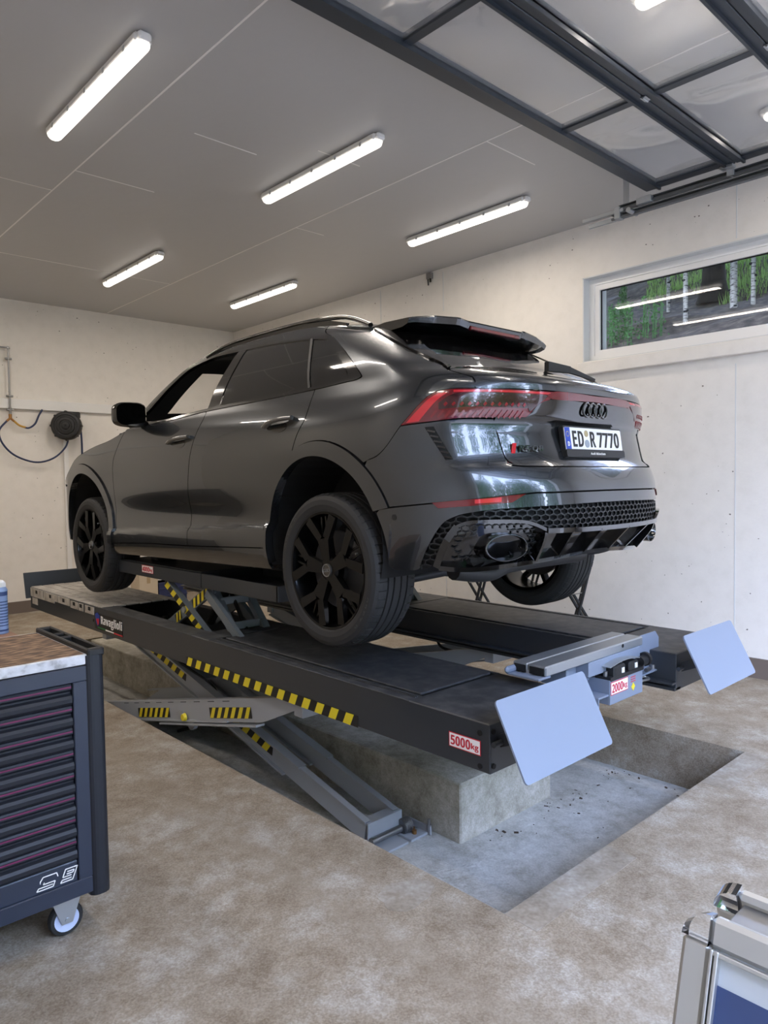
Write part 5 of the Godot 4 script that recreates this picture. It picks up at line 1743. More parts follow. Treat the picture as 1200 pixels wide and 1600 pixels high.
	one("diffuser", dp, M.gloss_black, o, 0.03, -0.04, 0.0, 0.0)
	b = Mb.new()
	for e in 2:
		var fx := func(a: Array) -> PackedVector2Array:
			var r := PackedVector2Array()
			for v in spl(a + [a[a.size() - 1]], 0.025): r.append(Vector2(PI - v.x, v.y) if e else v)
			return r
		ribbon(b, fx.call([[H, 0.214], [1.2, 0.216], [0.955, 0.220], [0.955, 0.22]]), 0.022, 0.020, 0.05)
		ribbon(b, fx.call([[0.955, 0.222], [0.825, 0.262], [0.595, 0.266], [0.52, 0.246]]), 0.014, 0.014, 0.05)
		ribbon(b, fx.call([[0.955, 0.222], [0.945, 0.15], [0.93, 0.075]]), 0.016, 0.010, 0.05)
		ribbon(b, fx.call([[0.52, 0.246], [0.46, 0.165], [0.41, 0.06]]), 0.030, 0.006, 0.04)
		ribbon(b, fx.call([[0.42, 0.05], [0.583, 0.040], [0.93, 0.058], [1.3, 0.075], [H, 0.08]]), 0.022, -0.01, 0.04)
	obj("diffuser_frame", b, M.gloss_black, o)
	for s in [1.13, 1.40, PI - 1.40, PI - 1.13]:
		b = Mb.new()
		var q := []
		for y in [0.21, 0.085]:
			for w in [-0.006, 0.006]:
				var nn := body_n(s + w, y)
				q.append(body(s + w, y) + nn * (0.022 if y > 0.15 else -0.005)); q.append(body(s + w, y) - nn * 0.05)
		b.hexa([q[0], q[2], q[3], q[1], q[4], q[6], q[7], q[5]])
		obj("diffuser_fin", b, M.gloss_black, o)
	# small mesh round the tail pipes
	b = Mb.new()
	for e in 2:
		for i in 12:
			for j in 7:
				var c := Vector2(0.50 + i * 0.038 + (0.019 if j % 2 else 0.0), 0.085 + j * 0.026)
				if not Geometry2D.is_point_in_polygon(c, dp) or c.y > 0.245 or c.x > 0.92 or Vector2((c.x - 0.70) / 0.17, (c.y - 0.147) / 0.078).length() < 1.0: continue
				var k1 := c + Vector2(0.017, 0.006)
				var k2 := c + Vector2(-0.017, 0.006)
				for r in [[c, k1], [c, k2], [c, c + Vector2(0, -0.013)]]:
					var pa := PackedVector2Array([Vector2(PI - r[0].x, r[0].y) if e else r[0], Vector2(PI - r[1].x, r[1].y) if e else r[1]])
					ribbon(b, pa, 0.005, -0.030, 0.008)
	obj("pipe_mesh", b, M.grille_black, o).set_meta("kind", "stuff")
	# oval tail pipes
	for s in [-1.0, 1.0]:
		b = Mb.new()
		var xf := Transform3D(Basis(Vector3.UP, s * 0.26) * Basis(Vector3.RIGHT, PI / 2), Vector3(s * 0.628, 0.146, 0.795))
		b.lathe(PackedVector2Array([Vector2(0.100, -0.08), Vector2(0.104, 0.10), Vector2(0.104, 0.122), Vector2(0.099, 0.126), Vector2(0.094, 0.120), Vector2(0.092, -0.05)]), 40, xf, 1.12, 0.58)
		var tp := obj("tail_pipe", b, M.gloss_black, o)
		b = Mb.new()
		b.lathe(PackedVector2Array([Vector2(0.0, -0.05), Vector2(0.093, -0.05)]), 40, xf, 1.12, 0.58)
		obj("pipe_inside", b, M.matte_black, tp)
		b = Mb.new()
		b.lathe(PackedVector2Array([Vector2(0.1035, 0.119), Vector2(0.1045, 0.1225), Vector2(0.102, 0.126), Vector2(0.099, 0.1265)]), 40, xf, 1.12, 0.58)
		obj("pipe_rim", b, mat("pipe_metal", col(92, 92, 94), 0.25, 0.8), tp)

func across_rev(half: Array) -> Array:      # from the right end over the centre line to the left end, as (s, y)
	var o := []
	for k in half.size(): o.append([PI - half[k][0], half[k][1]])
	for k in range(half.size() - 2, -1, -1): o.append(half[k])
	return o

func car_lamps(o: Node3D):
	var H := PI / 2
	mat("lamp_mid", col(124, 10, 24), 0.2, 0.0, 1.0)
	var lp := chart_poly([[[0.258, 0.697], [0.30, 0.739], [0.358, 0.80], [0.406, 0.834], [0.474, 0.850], [0.601, 0.852], [0.9, 0.852], [1.095, 0.853]], [[1.095, 0.853], [1.06, 0.816]], [[1.06, 0.816], [0.885, 0.731]], [[0.885, 0.731], [0.679, 0.726], [0.535, 0.723], [0.406, 0.711], [0.258, 0.697]]])
	var lamps := both("tail_lamp", lp, M.lamp_red, o, 0.03, 0.004, 0.02, 0.001)
	var bar := one("light_bar", chart_poly([across([[H, 0.853], [1.098, 0.854], [1.065, 0.818], [H, 0.824]]) + [[H, 0.853]]]), M.lamp_red, o, 0.03, 0.008, 0.02, 0.0)
	var fl := func(a: PackedVector2Array, e: int) -> PackedVector2Array: return flip(a) if e else a
	for e in 2:
		var L: Node3D = lamps[e]
		# bright guide along the outer slope, dark chambers, glowing-red ribs
		var b := Mb.new()
		panel(b, fl.call(chart_poly([[[0.285, 0.706], [0.335, 0.757], [0.385, 0.806], [0.43, 0.832]], [[0.43, 0.832], [0.475, 0.835]], [[0.475, 0.835], [0.425, 0.80], [0.375, 0.745], [0.345, 0.712]], [[0.345, 0.712], [0.285, 0.706]]]), e), 0.03, 0.0062, 0.002, 0.0)
		obj("light_guide", b, M.lamp_bright, L)
		b = Mb.new()
		panel(b, fl.call(chart_poly([[[0.50, 0.845], [0.9, 0.846], [1.06, 0.846]], [[1.06, 0.846], [1.05, 0.838]], [[1.05, 0.838], [0.9, 0.838], [0.50, 0.836]], [[0.50, 0.836], [0.50, 0.845]]]), e), 0.03, 0.0062, 0.002, 0.0)
		obj("light_guide", b, M.lamp_bright, L)
		b = Mb.new()
		panel(b, fl.call(chart_poly([[[0.435, 0.79], [0.50, 0.828], [0.60, 0.832], [0.85, 0.832], [0.93, 0.80]], [[0.93, 0.80], [0.90, 0.772], [0.60, 0.772], [0.435, 0.762]], [[0.435, 0.762], [0.435, 0.79]]]), e), 0.03, 0.0058, 0.002, 0.0)
		panel(b, fl.call(chart_poly([[[0.86, 0.832], [1.04, 0.834]], [[1.04, 0.834], [0.90, 0.755]], [[0.90, 0.755], [0.86, 0.832]]]), e), 0.03, 0.0066, 0.002, 0.0)
		obj("dark_chamber", b, M.lamp_dark, L)
		for k in 15:
			var s := 0.40 + k * 0.031
			b = Mb.new()
			ribbon(b, fl.call(PackedVector2Array([Vector2(s, 0.727), Vector2(s + 0.026, 0.756)]), e), 0.010, 0.0078, 0.004)
			obj("light_rib", b, M.lamp_mid, L)
		for k in 12:
			var s := 0.46 + k * 0.036
			b = Mb.new()
			ribbon(b, fl.call(PackedVector2Array([Vector2(s, 0.778), Vector2(s + 0.012, 0.790)]), e), 0.012, 0.0085, 0.004)
			obj("light_rib", b, M.lamp_mid, L)

func car_under(o: Node3D):
	# dark inner shell that closes the shut lines
	for e in 2:
		var b := Mb.new()
		var p := side_poly([[[-2.62, -0.04], [-2.62, 0.87]], [[-2.62, 0.87], [-1.3, 0.89], [-0.4, 0.91]], [[-0.4, 0.91], [-0.45, 0.60], [-0.62, 0.40], [-0.62, -0.03]], [[-0.62, -0.03], [-2.62, -0.04]]])
		panel(b, flip(p) if e else p, 0.12, -0.03, 0.0, 0.0)
		p = side_poly([[[-0.5, 0.63], [-0.3, 0.93], [0.2, 0.94]]])
		p.append_array(chart_poly([[[0.1, 0.94], [0.45, 0.93], [0.75, 0.85], [1.0, 0.85], [PI / 2, 0.85]], [[PI / 2, 0.85], [PI / 2, 0.25]], [[PI / 2, 0.25], [0.9, 0.25], [0.5, 0.30], [0.30, 0.15], [0.15, 0.30], [0.10, 0.58], [-0.1, 0.66], [-0.4, 0.66]]]))
		panel(b, flip(p) if e else p, 0.10, -0.035, 0.0, 0.0)
		obj("inner_shell", b, M.matte_black, o)
	var b := Mb.new()
	b.box(Vector3(0, -0.02, -1.6), Vector3(1.72, 0.08, 2.1), 0.02)
	b.box(Vector3(0, 0.12, 0.62), Vector3(1.2, 0.14, 0.36), 0.04)
	b.box(Vector3(0, 0.18, -0.1), Vector3(1.16, 0.22, 1.1), 0.04)
	b.box(Vector3(0, 0.10, -3.3), Vector3(1.16, 0.24, 1.4), 0.04)
	b.box(Vector3(0, 0.09, 0.55), Vector3(1.5, 0.06, 0.5), 0.02)
	obj("underbody", b, M.matte_black, o)
	b = Mb.new()
	for s in [-1.0, 1.0]:
		b.tube(P3([Vector3(s * 0.16, 0.02, -0.05), Vector3(s * 0.75, -0.01, 0.0)]), 0.045, 10)
		b.tube(P3([Vector3(s * 0.3, -0.04, 0.25), Vector3(s * 0.72, -0.1, 0.06)]), 0.028, 10)
		b.tube(spline3([Vector3(s * 0.35, 0.10, 0.35), Vector3(s * 0.5, 0.05, 0.6), Vector3(s * 0.62, 0.10, 0.74)]), 0.05, 10)
		b.tube(P3([Vector3(s * 0.16, 0.0, -3.13), Vector3(s * 0.75, -0.04, -3.132)]), 0.045, 10)
		b.box(Vector3(s * 0.72, -0.02, -0.02), Vector3(0.10, 0.22, 0.16), 0.04)
	obj("suspension", b, mat("cast_grey", col(70, 70, 72), 0.55, 0.5), o)
	b = Mb.new()
	b.tube(spline3([Vector3(-0.62, 0.015, 0.56), Vector3(-0.45, -0.005, 0.62), Vector3(-0.3, 0.03, 0.66), Vector3(0.3, 0.03, 0.66)]), 0.07, 12, false, true, 0.7)
	obj("silencer", b, M.cast_grey, o)
	# wheel wells
	for k in 4:
		var c: Vector2 = [RA_IN, RA_IN, FA_IN, FA_IN][k]
		var r: float = [0.47, 0.47, 0.45, 0.45][k]
		var s := -1.0 if k % 2 == 0 else 1.0
		b = Mb.new()
		for q in 22:
			var a0 := deg_to_rad(-16.0 + 212.0 * q / 22)
			var a1 := deg_to_rad(-16.0 + 212.0 * (q + 1) / 22)
			var p0 := Vector3(0, c.y + sin(a0) * r, c.x + cos(a0) * r)
			var p1 := Vector3(0, c.y + sin(a1) * r, c.x + cos(a1) * r)
			var nn := Vector3(0, -sin((a0 + a1) / 2), -cos((a0 + a1) / 2))
			b.quad(p0 + Vector3(s * 0.55, 0, 0), p1 + Vector3(s * 0.55, 0, 0), p1 + Vector3(s * 0.945, 0, 0), p0 + Vector3(s * 0.945, 0, 0), nn)
			b.tri(Vector3(s * 0.55, c.y, c.x), p0 + Vector3(s * 0.55, 0, 0), p1 + Vector3(s * 0.55, 0, 0), Vector3(s, 0, 0), Vector3(s, 0, 0), Vector3(s, 0, 0))
		obj("wheel_well", b, M.matte_black, o)
	# cabin: dashboard, seats, shelf
	b = Mb.new()
	b.box(Vector3(0, 0.80, -2.30), Vector3(1.5, 0.14, 0.5), 0.05)
	obj("dashboard", b, M.seat, o)
	each("parcel_shelf", boxes([[Vector3(0, 0.86, -0.2), Vector3(1.5, 0.05, 0.9)]], 0.02), M.seat, o)
	for x in [-0.40, 0.40]:
		b = Mb.new()
		b.box(Vector3(x, 0.68, -1.0), Vector3(0.50, 0.66, 0.16), 0.06, Transform3D(Basis(Vector3.RIGHT, 0.0), Vector3.ZERO))
		b.box(Vector3(x, 1.09, -0.96), Vector3(0.27, 0.17, 0.10), 0.04)
		b.box(Vector3(x, 0.40, -1.3), Vector3(0.5, 0.16, 0.55), 0.06)
		obj("front_seat", b, M.seat, o)
	b = Mb.new()
	b.tube(arc3(Vector3(-0.40, 0.84, -1.92), Vector3.RIGHT * 0.18, Vector3(0, 0.166, -0.07), 0, TAU, 28).slice(0, 28), 0.016, 8, true)
	obj("steering_wheel", b, M.seat, o)
	# added closing wall behind the seats so that the rear side glass stays dark
	b = Mb.new()
	b.box(Vector3(0, 1.0, -0.72), Vector3(1.36, 0.5, 0.03), 0.005)
	obj("added_closing_wall", b, M.seat, o)

func car_wheels(o: Node3D):
	# tyre: grooved tread with sipes, lathed by hand so that the shoulder blocks are real
	var prof := [[0.2975, 0.02, 0], [0.310, 0.012, 0], [0.335, 0.004, 0], [0.360, 0.006, 0], [0.378, 0.016, 0], [0.3895, 0.032, 1], [0.3935, 0.048, 1], [0.3945, 0.070, 1], [0.3945, 0.0775, 0], [0.386, 0.079, 0], [0.386, 0.086, 0], [0.395, 0.0875, 0], [0.395, 0.116, 2], [0.386, 0.1175, 0], [0.386, 0.1255, 0], [0.395, 0.127, 0], [0.395, 0.163, 2], [0.386, 0.1645, 0], [0.386, 0.1725, 0],
		[0.395, 0.174, 0], [0.395, 0.204, 2], [0.386, 0.2055, 0], [0.386, 0.213, 0], [0.3945, 0.2145, 0], [0.3935, 0.24, 1], [0.388, 0.262, 1], [0.376, 0.279, 0], [0.355, 0.288, 0], [0.33, 0.289, 0], [0.305, 0.28, 0], [0.292, 0.268, 0]]
	var tb := Mb.new()
	var angs := []
	for k in 56:
		for f in [0.0, 0.80, 0.84, 0.96]: angs.append([TAU * (k + f) / 56.0, 1 if f > 0.82 else 0])
	var P := func(i: int, j: int) -> Vector3:
		var a = angs[(i + angs.size()) % angs.size()]
		var r: float = prof[j][0]
		if a[1] == 1 and prof[j][2] == 1: r -= 0.0055
		return Vector3(-prof[j][1], sin(a[0]) * r, cos(a[0]) * r)
	for i in angs.size():
		for j in prof.size() - 1:
			var p0: Vector3 = P.call(i, j)
			var p1: Vector3 = P.call(i + 1, j)
			var p2: Vector3 = P.call(i + 1, j + 1)
			var p3: Vector3 = P.call(i, j + 1)
			var nn := (p1 - p0).cross(p3 - p0)
			if nn.length() < 1e-12: nn = (p2 - p1).cross(p3 - p1)
			nn = nn.normalized()
			if nn.dot(Vector3(0 if j > 3 and j < 26 else (1.0 if j <= 3 else -1.0), p0.y, p0.z)) < 0: nn = -nn
			if j <= 4 or j >= 25:
				var t := Vector2(prof[j + 1][0] - prof[j][0], -(prof[j + 1][1] - prof[j][1]))
				var ca := Vector3(0, sin(angs[i][0]), cos(angs[i][0]))
				var cb := Vector3(0, sin(angs[(i + 1) % angs.size()][0]), cos(angs[(i + 1) % angs.size()][0]))
				var ra := nn.dot(ca)
				var na := (ca * ra + Vector3(nn.x, 0, 0)).normalized()
				var nb := (cb * ra + Vector3(nn.x, 0, 0)).normalized()
				tb.squad(p0, p1, p2, p3, na, nb, nb, na)
			else: tb.quad(p0, p1, p2, p3, nn)
	var tyre_mesh := tb.mesh()
	# rim: barrel, lip, five split spokes
	var rb := Mb.new()
	var ax := Transform3D(Basis(Vector3.BACK, PI / 2), Vector3.ZERO)      # lathe axis y -> -x: heights grow inwards
	rb.lathe(PackedVector2Array([Vector2(0.270, 0.26), Vector2(0.272, 0.06), Vector2(0.286, 0.03), Vector2(0.289, 0.018), Vector2(0.299, 0.016), Vector2(0.301, 0.024), Vector2(0.299, 0.06), Vector2(0.292, 0.08), Vector2(0.290, 0.27)]), 72, ax)
	rb.lathe(PackedVector2Array([Vector2(0.0, 0.028), Vector2(0.058, 0.030), Vector2(0.070, 0.042), Vector2(0.072, 0.12)]), 40, ax)
	for k in 5:
		var a := TAU * k / 5.0 + 0.31
		var d := func(an: float, r: float, x: float) -> Vector3: return Vector3(-x, sin(an) * r, cos(an) * r)
		for sg in [-1.0, 1.0]:
			# two arms leave the hub together and part half way out
			var h0: Vector3 = d.call(a + sg * 0.17, 0.05, 0.052)
			var h1: Vector3 = d.call(a + sg * 0.135, 0.165, 0.040)
			var h2: Vector3 = d.call(a + sg * 0.36, 0.287, 0.030)
			rb.beam(h0, h1, Vector3(0, -cos(a), sin(a)), 0.036, 0.050, 0.042, 0.042, 0.60)
			rb.beam(h1, h2, Vector3(0, -cos(a), sin(a)), 0.042, 0.042, 0.052, 0.030, 0.55)
			rb.beam(h1 + Vector3(-0.006, 0, 0), d.call(a + sg * 0.06, 0.276, 0.048), Vector3(0, -cos(a), sin(a)), 0.012, 0.020, 0.010, 0.016, 0.6)
		var ang := a + PI / 5.0
		rb.beam(d.call(a, 0.06, 0.050), d.call(a, 0.15, 0.046), Vector3(0, -cos(a), sin(a)), 0.03, 0.02, 0.02, 0.02, 0.9)
		rb.tube(P3([d.call(ang, 0.052, 0.036), d.call(ang, 0.052, 0.05)]), 0.011, 8)
	var rim_mesh := rb.mesh()
	var db := Mb.new()
	db.lathe(PackedVector2Array([Vector2(0.07, 0.075), Vector2(0.075, 0.10), Vector2(0.20, 0.10), Vector2(0.20, 0.125), Vector2(0.07, 0.125)]), 48, ax)
	var disc_mesh := db.mesh()
	var cb := Mb.new()
	cb.lathe(PackedVector2Array([Vector2(0.0, 0.0205), Vector2(0.030, 0.0215), Vector2(0.031, 0.032)]), 28, ax)
	var cap_mesh := cb.mesh()
	cb = Mb.new()
	cb.lathe(PackedVector2Array([Vector2(0.0285, 0.0212), Vector2(0.0295, 0.0185), Vector2(0.033, 0.0185), Vector2(0.034, 0.03)]), 32, ax)
	for q in 4: cb.tube(arc3(Vector3(-0.0195, 0.0, -0.0165 + 0.011 * q), Vector3.BACK * 0.0075, Vector3.UP * 0.0075, 0, TAU, 14).slice(0, 14), 0.0011, 5, true)
	var ring_mesh := cb.mesh()
	cb = Mb.new()
	cb.tube(P3([Vector3(-0.03, sin(2.9) * 0.262, cos(2.9) * 0.262), Vector3(-0.012, sin(2.9) * 0.262, cos(2.9) * 0.258)]), 0.006, 8)
	var valve_mesh := cb.mesh()
	for k in 4:
		var left := k % 2 == 0
		var at := Vector3(-0.977 if left else 0.977, 0.0 if k < 2 else -0.0415, 0.0 if k < 2 else -3.132)
		# meshes are made for the right side, where the outer face looks along +x
		var xf := Transform3D(Basis(Vector3.UP, PI if left else 0.0) * Basis(Vector3.RIGHT, [0.15, 0.9, 0.55, 0.2][k]), at)
		var w := put("wheel", rim_mesh, M.wheel_black, o, xf)
		put("tyre", tyre_mesh, M.tyre, w)
		put("brake_disc", disc_mesh, M.cast_grey, w)
		put("centre_cap", cap_mesh, M.gloss_black, w)
		put("cap_ring", ring_mesh, M.steel, w)
		put("valve", valve_mesh, M.steel, w)
		var txt := "PZERO"
		for g in 2:
			for q in txt.length():
				var a := 0.9 + g * PI - q * 0.105 + (0.06 if q == 0 else 0.0)
				var u := Vector3(0, sin(a), cos(a))
				letters(txt[q], 0.022, M.tyre_mark, w, Transform3D(Basis(u.cross(Vector3.RIGHT), u, Vector3.RIGHT), Vector3(-0.0055, 0, 0) + u * 0.343), 0.026, true, "tyre_lettering")

# ---------------------------------------------------------------- tool cabinet and the other things
func tool_cabinet():
	var o := thing("tool_cabinet", "dark blue roller tool cabinet with ribbed drawers and a stained wooden top", "tool cabinet")
	var zf := 0.25
	var zb := -0.306
	var xr := -2.205
	var xl := -3.02
	var y0 := 0.165
	var y1 := 1.0
	var b := Mb.new()
	b.box(Vector3((xl + xr - 0.05) / 2, (y0 + y1) / 2, (zf + zb) / 2 - 0.02), Vector3(xr - 0.05 - xl, y1 - y0, zf - zb - 0.05), 0.004)
	for r in [[xl, xr - 0.05, 0.945, y1], [xl, xr - 0.05, y0, 0.225], [-2.31, xr - 0.05, 0.2252, 0.9448], [xl, xl + 0.06, 0.2252, 0.9448]]:
		b.box(Vector3((r[0] + r[1]) / 2, (r[2] + r[3]) / 2, zf - 0.012), Vector3(r[1] - r[0], r[3] - r[2], 0.024), 0.003)
	obj("cabinet_body", b, M.box_blue, o)
	b = Mb.new()
	b.prism(round_rect(0.075, zf - zb + 0.02, 0.03), y0 - 0.015, 1.035, Transform3D(Basis(Vector3.RIGHT, -PI / 2), Vector3(xr - 0.028, 0, (zf + zb) / 2)))
	obj("corner_post", b, M.box_dark, o)
	# drawers: a ledge with a pink line above a rolled grip
	var drawers := 9
	for k in drawers:
		var top := 0.942 - k * 0.0805
		b = Mb.new()
		var w := 0.70
		var cxx := -2.312 - w / 2
		var pf := PackedVector2Array([Vector2(-0.02, 0), Vector2(0.0, 0.0), Vector2(0.004, -0.006), Vector2(0.004, -0.020), Vector2(-0.006, -0.030), Vector2(-0.006, -0.036), Vector2(0.006, -0.042), Vector2(0.013, -0.052), Vector2(0.012, -0.066), Vector2(0.002, -0.078), Vector2(-0.02, -0.0785)])
		if k == drawers - 1:
			w = 0.70
			pf = PackedVector2Array([Vector2(-0.02, 0), Vector2(0.0, 0.0), Vector2(0.002, -0.004), Vector2(0.002, -0.072), Vector2(-0.02, -0.074)])
		b.prism(pf, 0.0, w, Transform3D(Basis(Vector3(0, 0, 1), Vector3(0, 1, 0), Vector3(-1, 0, 0)), Vector3(-2.313, top, zf - 0.012)))
		var d := obj("drawer", b, M.box_dark if k < drawers - 1 else M.box_blue, o)
		if k < drawers - 1:
			b = Mb.new()
			b.box(Vector3(cxx, top - 0.012, zf - 0.0075), Vector3(w - 0.002, 0.005, 0.001))
			obj("pink_line", b, M.pink_line, d)
	b = Mb.new()
	b.box(Vector3(-2.66, 0.58, zf - 0.03), Vector3(0.70, 0.72, 0.004))
	obj("drawer_well", b, M.matte_black, o)
	# S9 emblem in outlined strokes
	b = Mb.new()
	for g in [[[0.0, 0.0], [0.055, 0.0], [0.062, 0.018], [0.022, 0.018], [0.026, 0.024]], [[0.072, 0.030], [0.068, 0.044], [0.022, 0.044], [0.012, 0.030], [0.012, 0.024]], [[0.0, 0.0], [0.006, 0.009], [0.054, 0.009]],
		[[0.080, 0.0], [0.122, 0.0], [0.140, 0.044], [0.098, 0.044], [0.088, 0.018], [0.118, 0.018]], [[0.080, 0.0], [0.086, 0.009], [0.118, 0.009]], [[0.104, 0.034], [0.128, 0.034], [0.124, 0.026], [0.102, 0.026]]]:
		for q in g.size() - 1:
			b.beam(Vector3(-2.452 + g[q][0], 0.235 + g[q][1], zf - 0.0085), Vector3(-2.452 + g[q + 1][0], 0.235 + g[q + 1][1], zf - 0.0085), Vector3(0, 1, 0.001), 0.0032, 0.002)
	obj("emblem", b, M.label_white, o)
	# worktop and the tray along its end
	b = Mb.new()
	b.box(Vector3((xl - 2.255) / 2, 1.0215, (zf + zb) / 2), Vector3(-2.255 - xl, 0.036, zf - zb - 0.002), 0.003)
	var wt := obj("worktop", b, M.white_worn if M.has("white_worn") else worn_white(), o)
	b = Mb.new()
	b.box(Vector3((xl - 2.262) / 2, 1.0395, (zf + zb) / 2), Vector3(-2.262 - xl, 0.002, zf - zb - 0.03))
	obj("wood_surface", b, M.stained_wood, wt)
	b = Mb.new()
	var ty := 1.043
	for r in [[zf - 0.022, zf + 0.006], [-0.055, -0.04], [-0.14, -0.125], [zb - 0.006, zb + 0.016]]:
		b.box(Vector3(-2.227, ty, (r[0] + r[1]) / 2), Vector3(0.062, 0.03, r[1] - r[0]), 0.006)
	for x in [-2.252, -2.202]: b.box(Vector3(x, ty, (zf + zb) / 2), Vector3(0.012, 0.03, zf - zb + 0.012), 0.004)
	b.box(Vector3(-2.227, ty - 0.013, (zf + zb) / 2), Vector3(0.05, 0.004, zf - zb))
	obj("end_tray", b, M.black_plastic, o)
	# castors
	for x in [-2.335, -2.93]:
		for z in [0.165, -0.22]:
			b = Mb.new()
			b.box(Vector3(x, 0.158, z), Vector3(0.10, 0.008, 0.09), 0.002)
			for s in [-0.021, 0.021]:
				b.prism(PackedVector2Array([Vector2(-0.052, 0.154), Vector2(0.052, 0.154), Vector2(0.046, 0.125), Vector2(0.019, 0.048), Vector2(-0.019, 0.048), Vector2(-0.046, 0.125)]), s - 0.0015, s + 0.0015, Transform3D(Basis(), Vector3(x, 0, z)))
			b.tube(P3([Vector3(x, 0.062, z - 0.027), Vector3(x, 0.062, z + 0.027)]), 0.009, 8)
			var fk := obj("castor", b, M.galvanised, o)
			var xf := Transform3D(Basis(Vector3.RIGHT, PI / 2), Vector3(x, 0.061, z))
			b = Mb.new()
			b.lathe(PackedVector2Array([Vector2(0.044, -0.016), Vector2(0.056, -0.015), Vector2(0.061, -0.008), Vector2(0.061, 0.008), Vector2(0.056, 0.015), Vector2(0.044, 0.016)]), 28, xf)
			obj("castor_tyre", b, M.rubber, fk)
			b = Mb.new()
			b.lathe(PackedVector2Array([Vector2(0.0, -0.012), Vector2(0.034, -0.0125), Vector2(0.044, -0.0165), Vector2(0.044, 0.0165), Vector2(0.034, 0.0125), Vector2(0.0, 0.012)]), 28, xf)
			obj("castor_hub", b, mat("castor_blue", col(186, 196, 222), 0.5) if not M.has("castor_blue") else M.castor_blue, fk)
	rebase(o, Vector3(-2.6, 0, -0.03))

func worn_white() -> StandardMaterial3D:
	var m := mat("white_worn", Color.WHITE, 0.5)
	m.albedo_texture = noise_tex(0.03, [[0.0, col(150, 148, 148)], [0.4, col(206, 206, 208)], [1.0, col(232, 232, 234)]], 256, 5, 66)
	tri_map(m, 2.0)
	return m

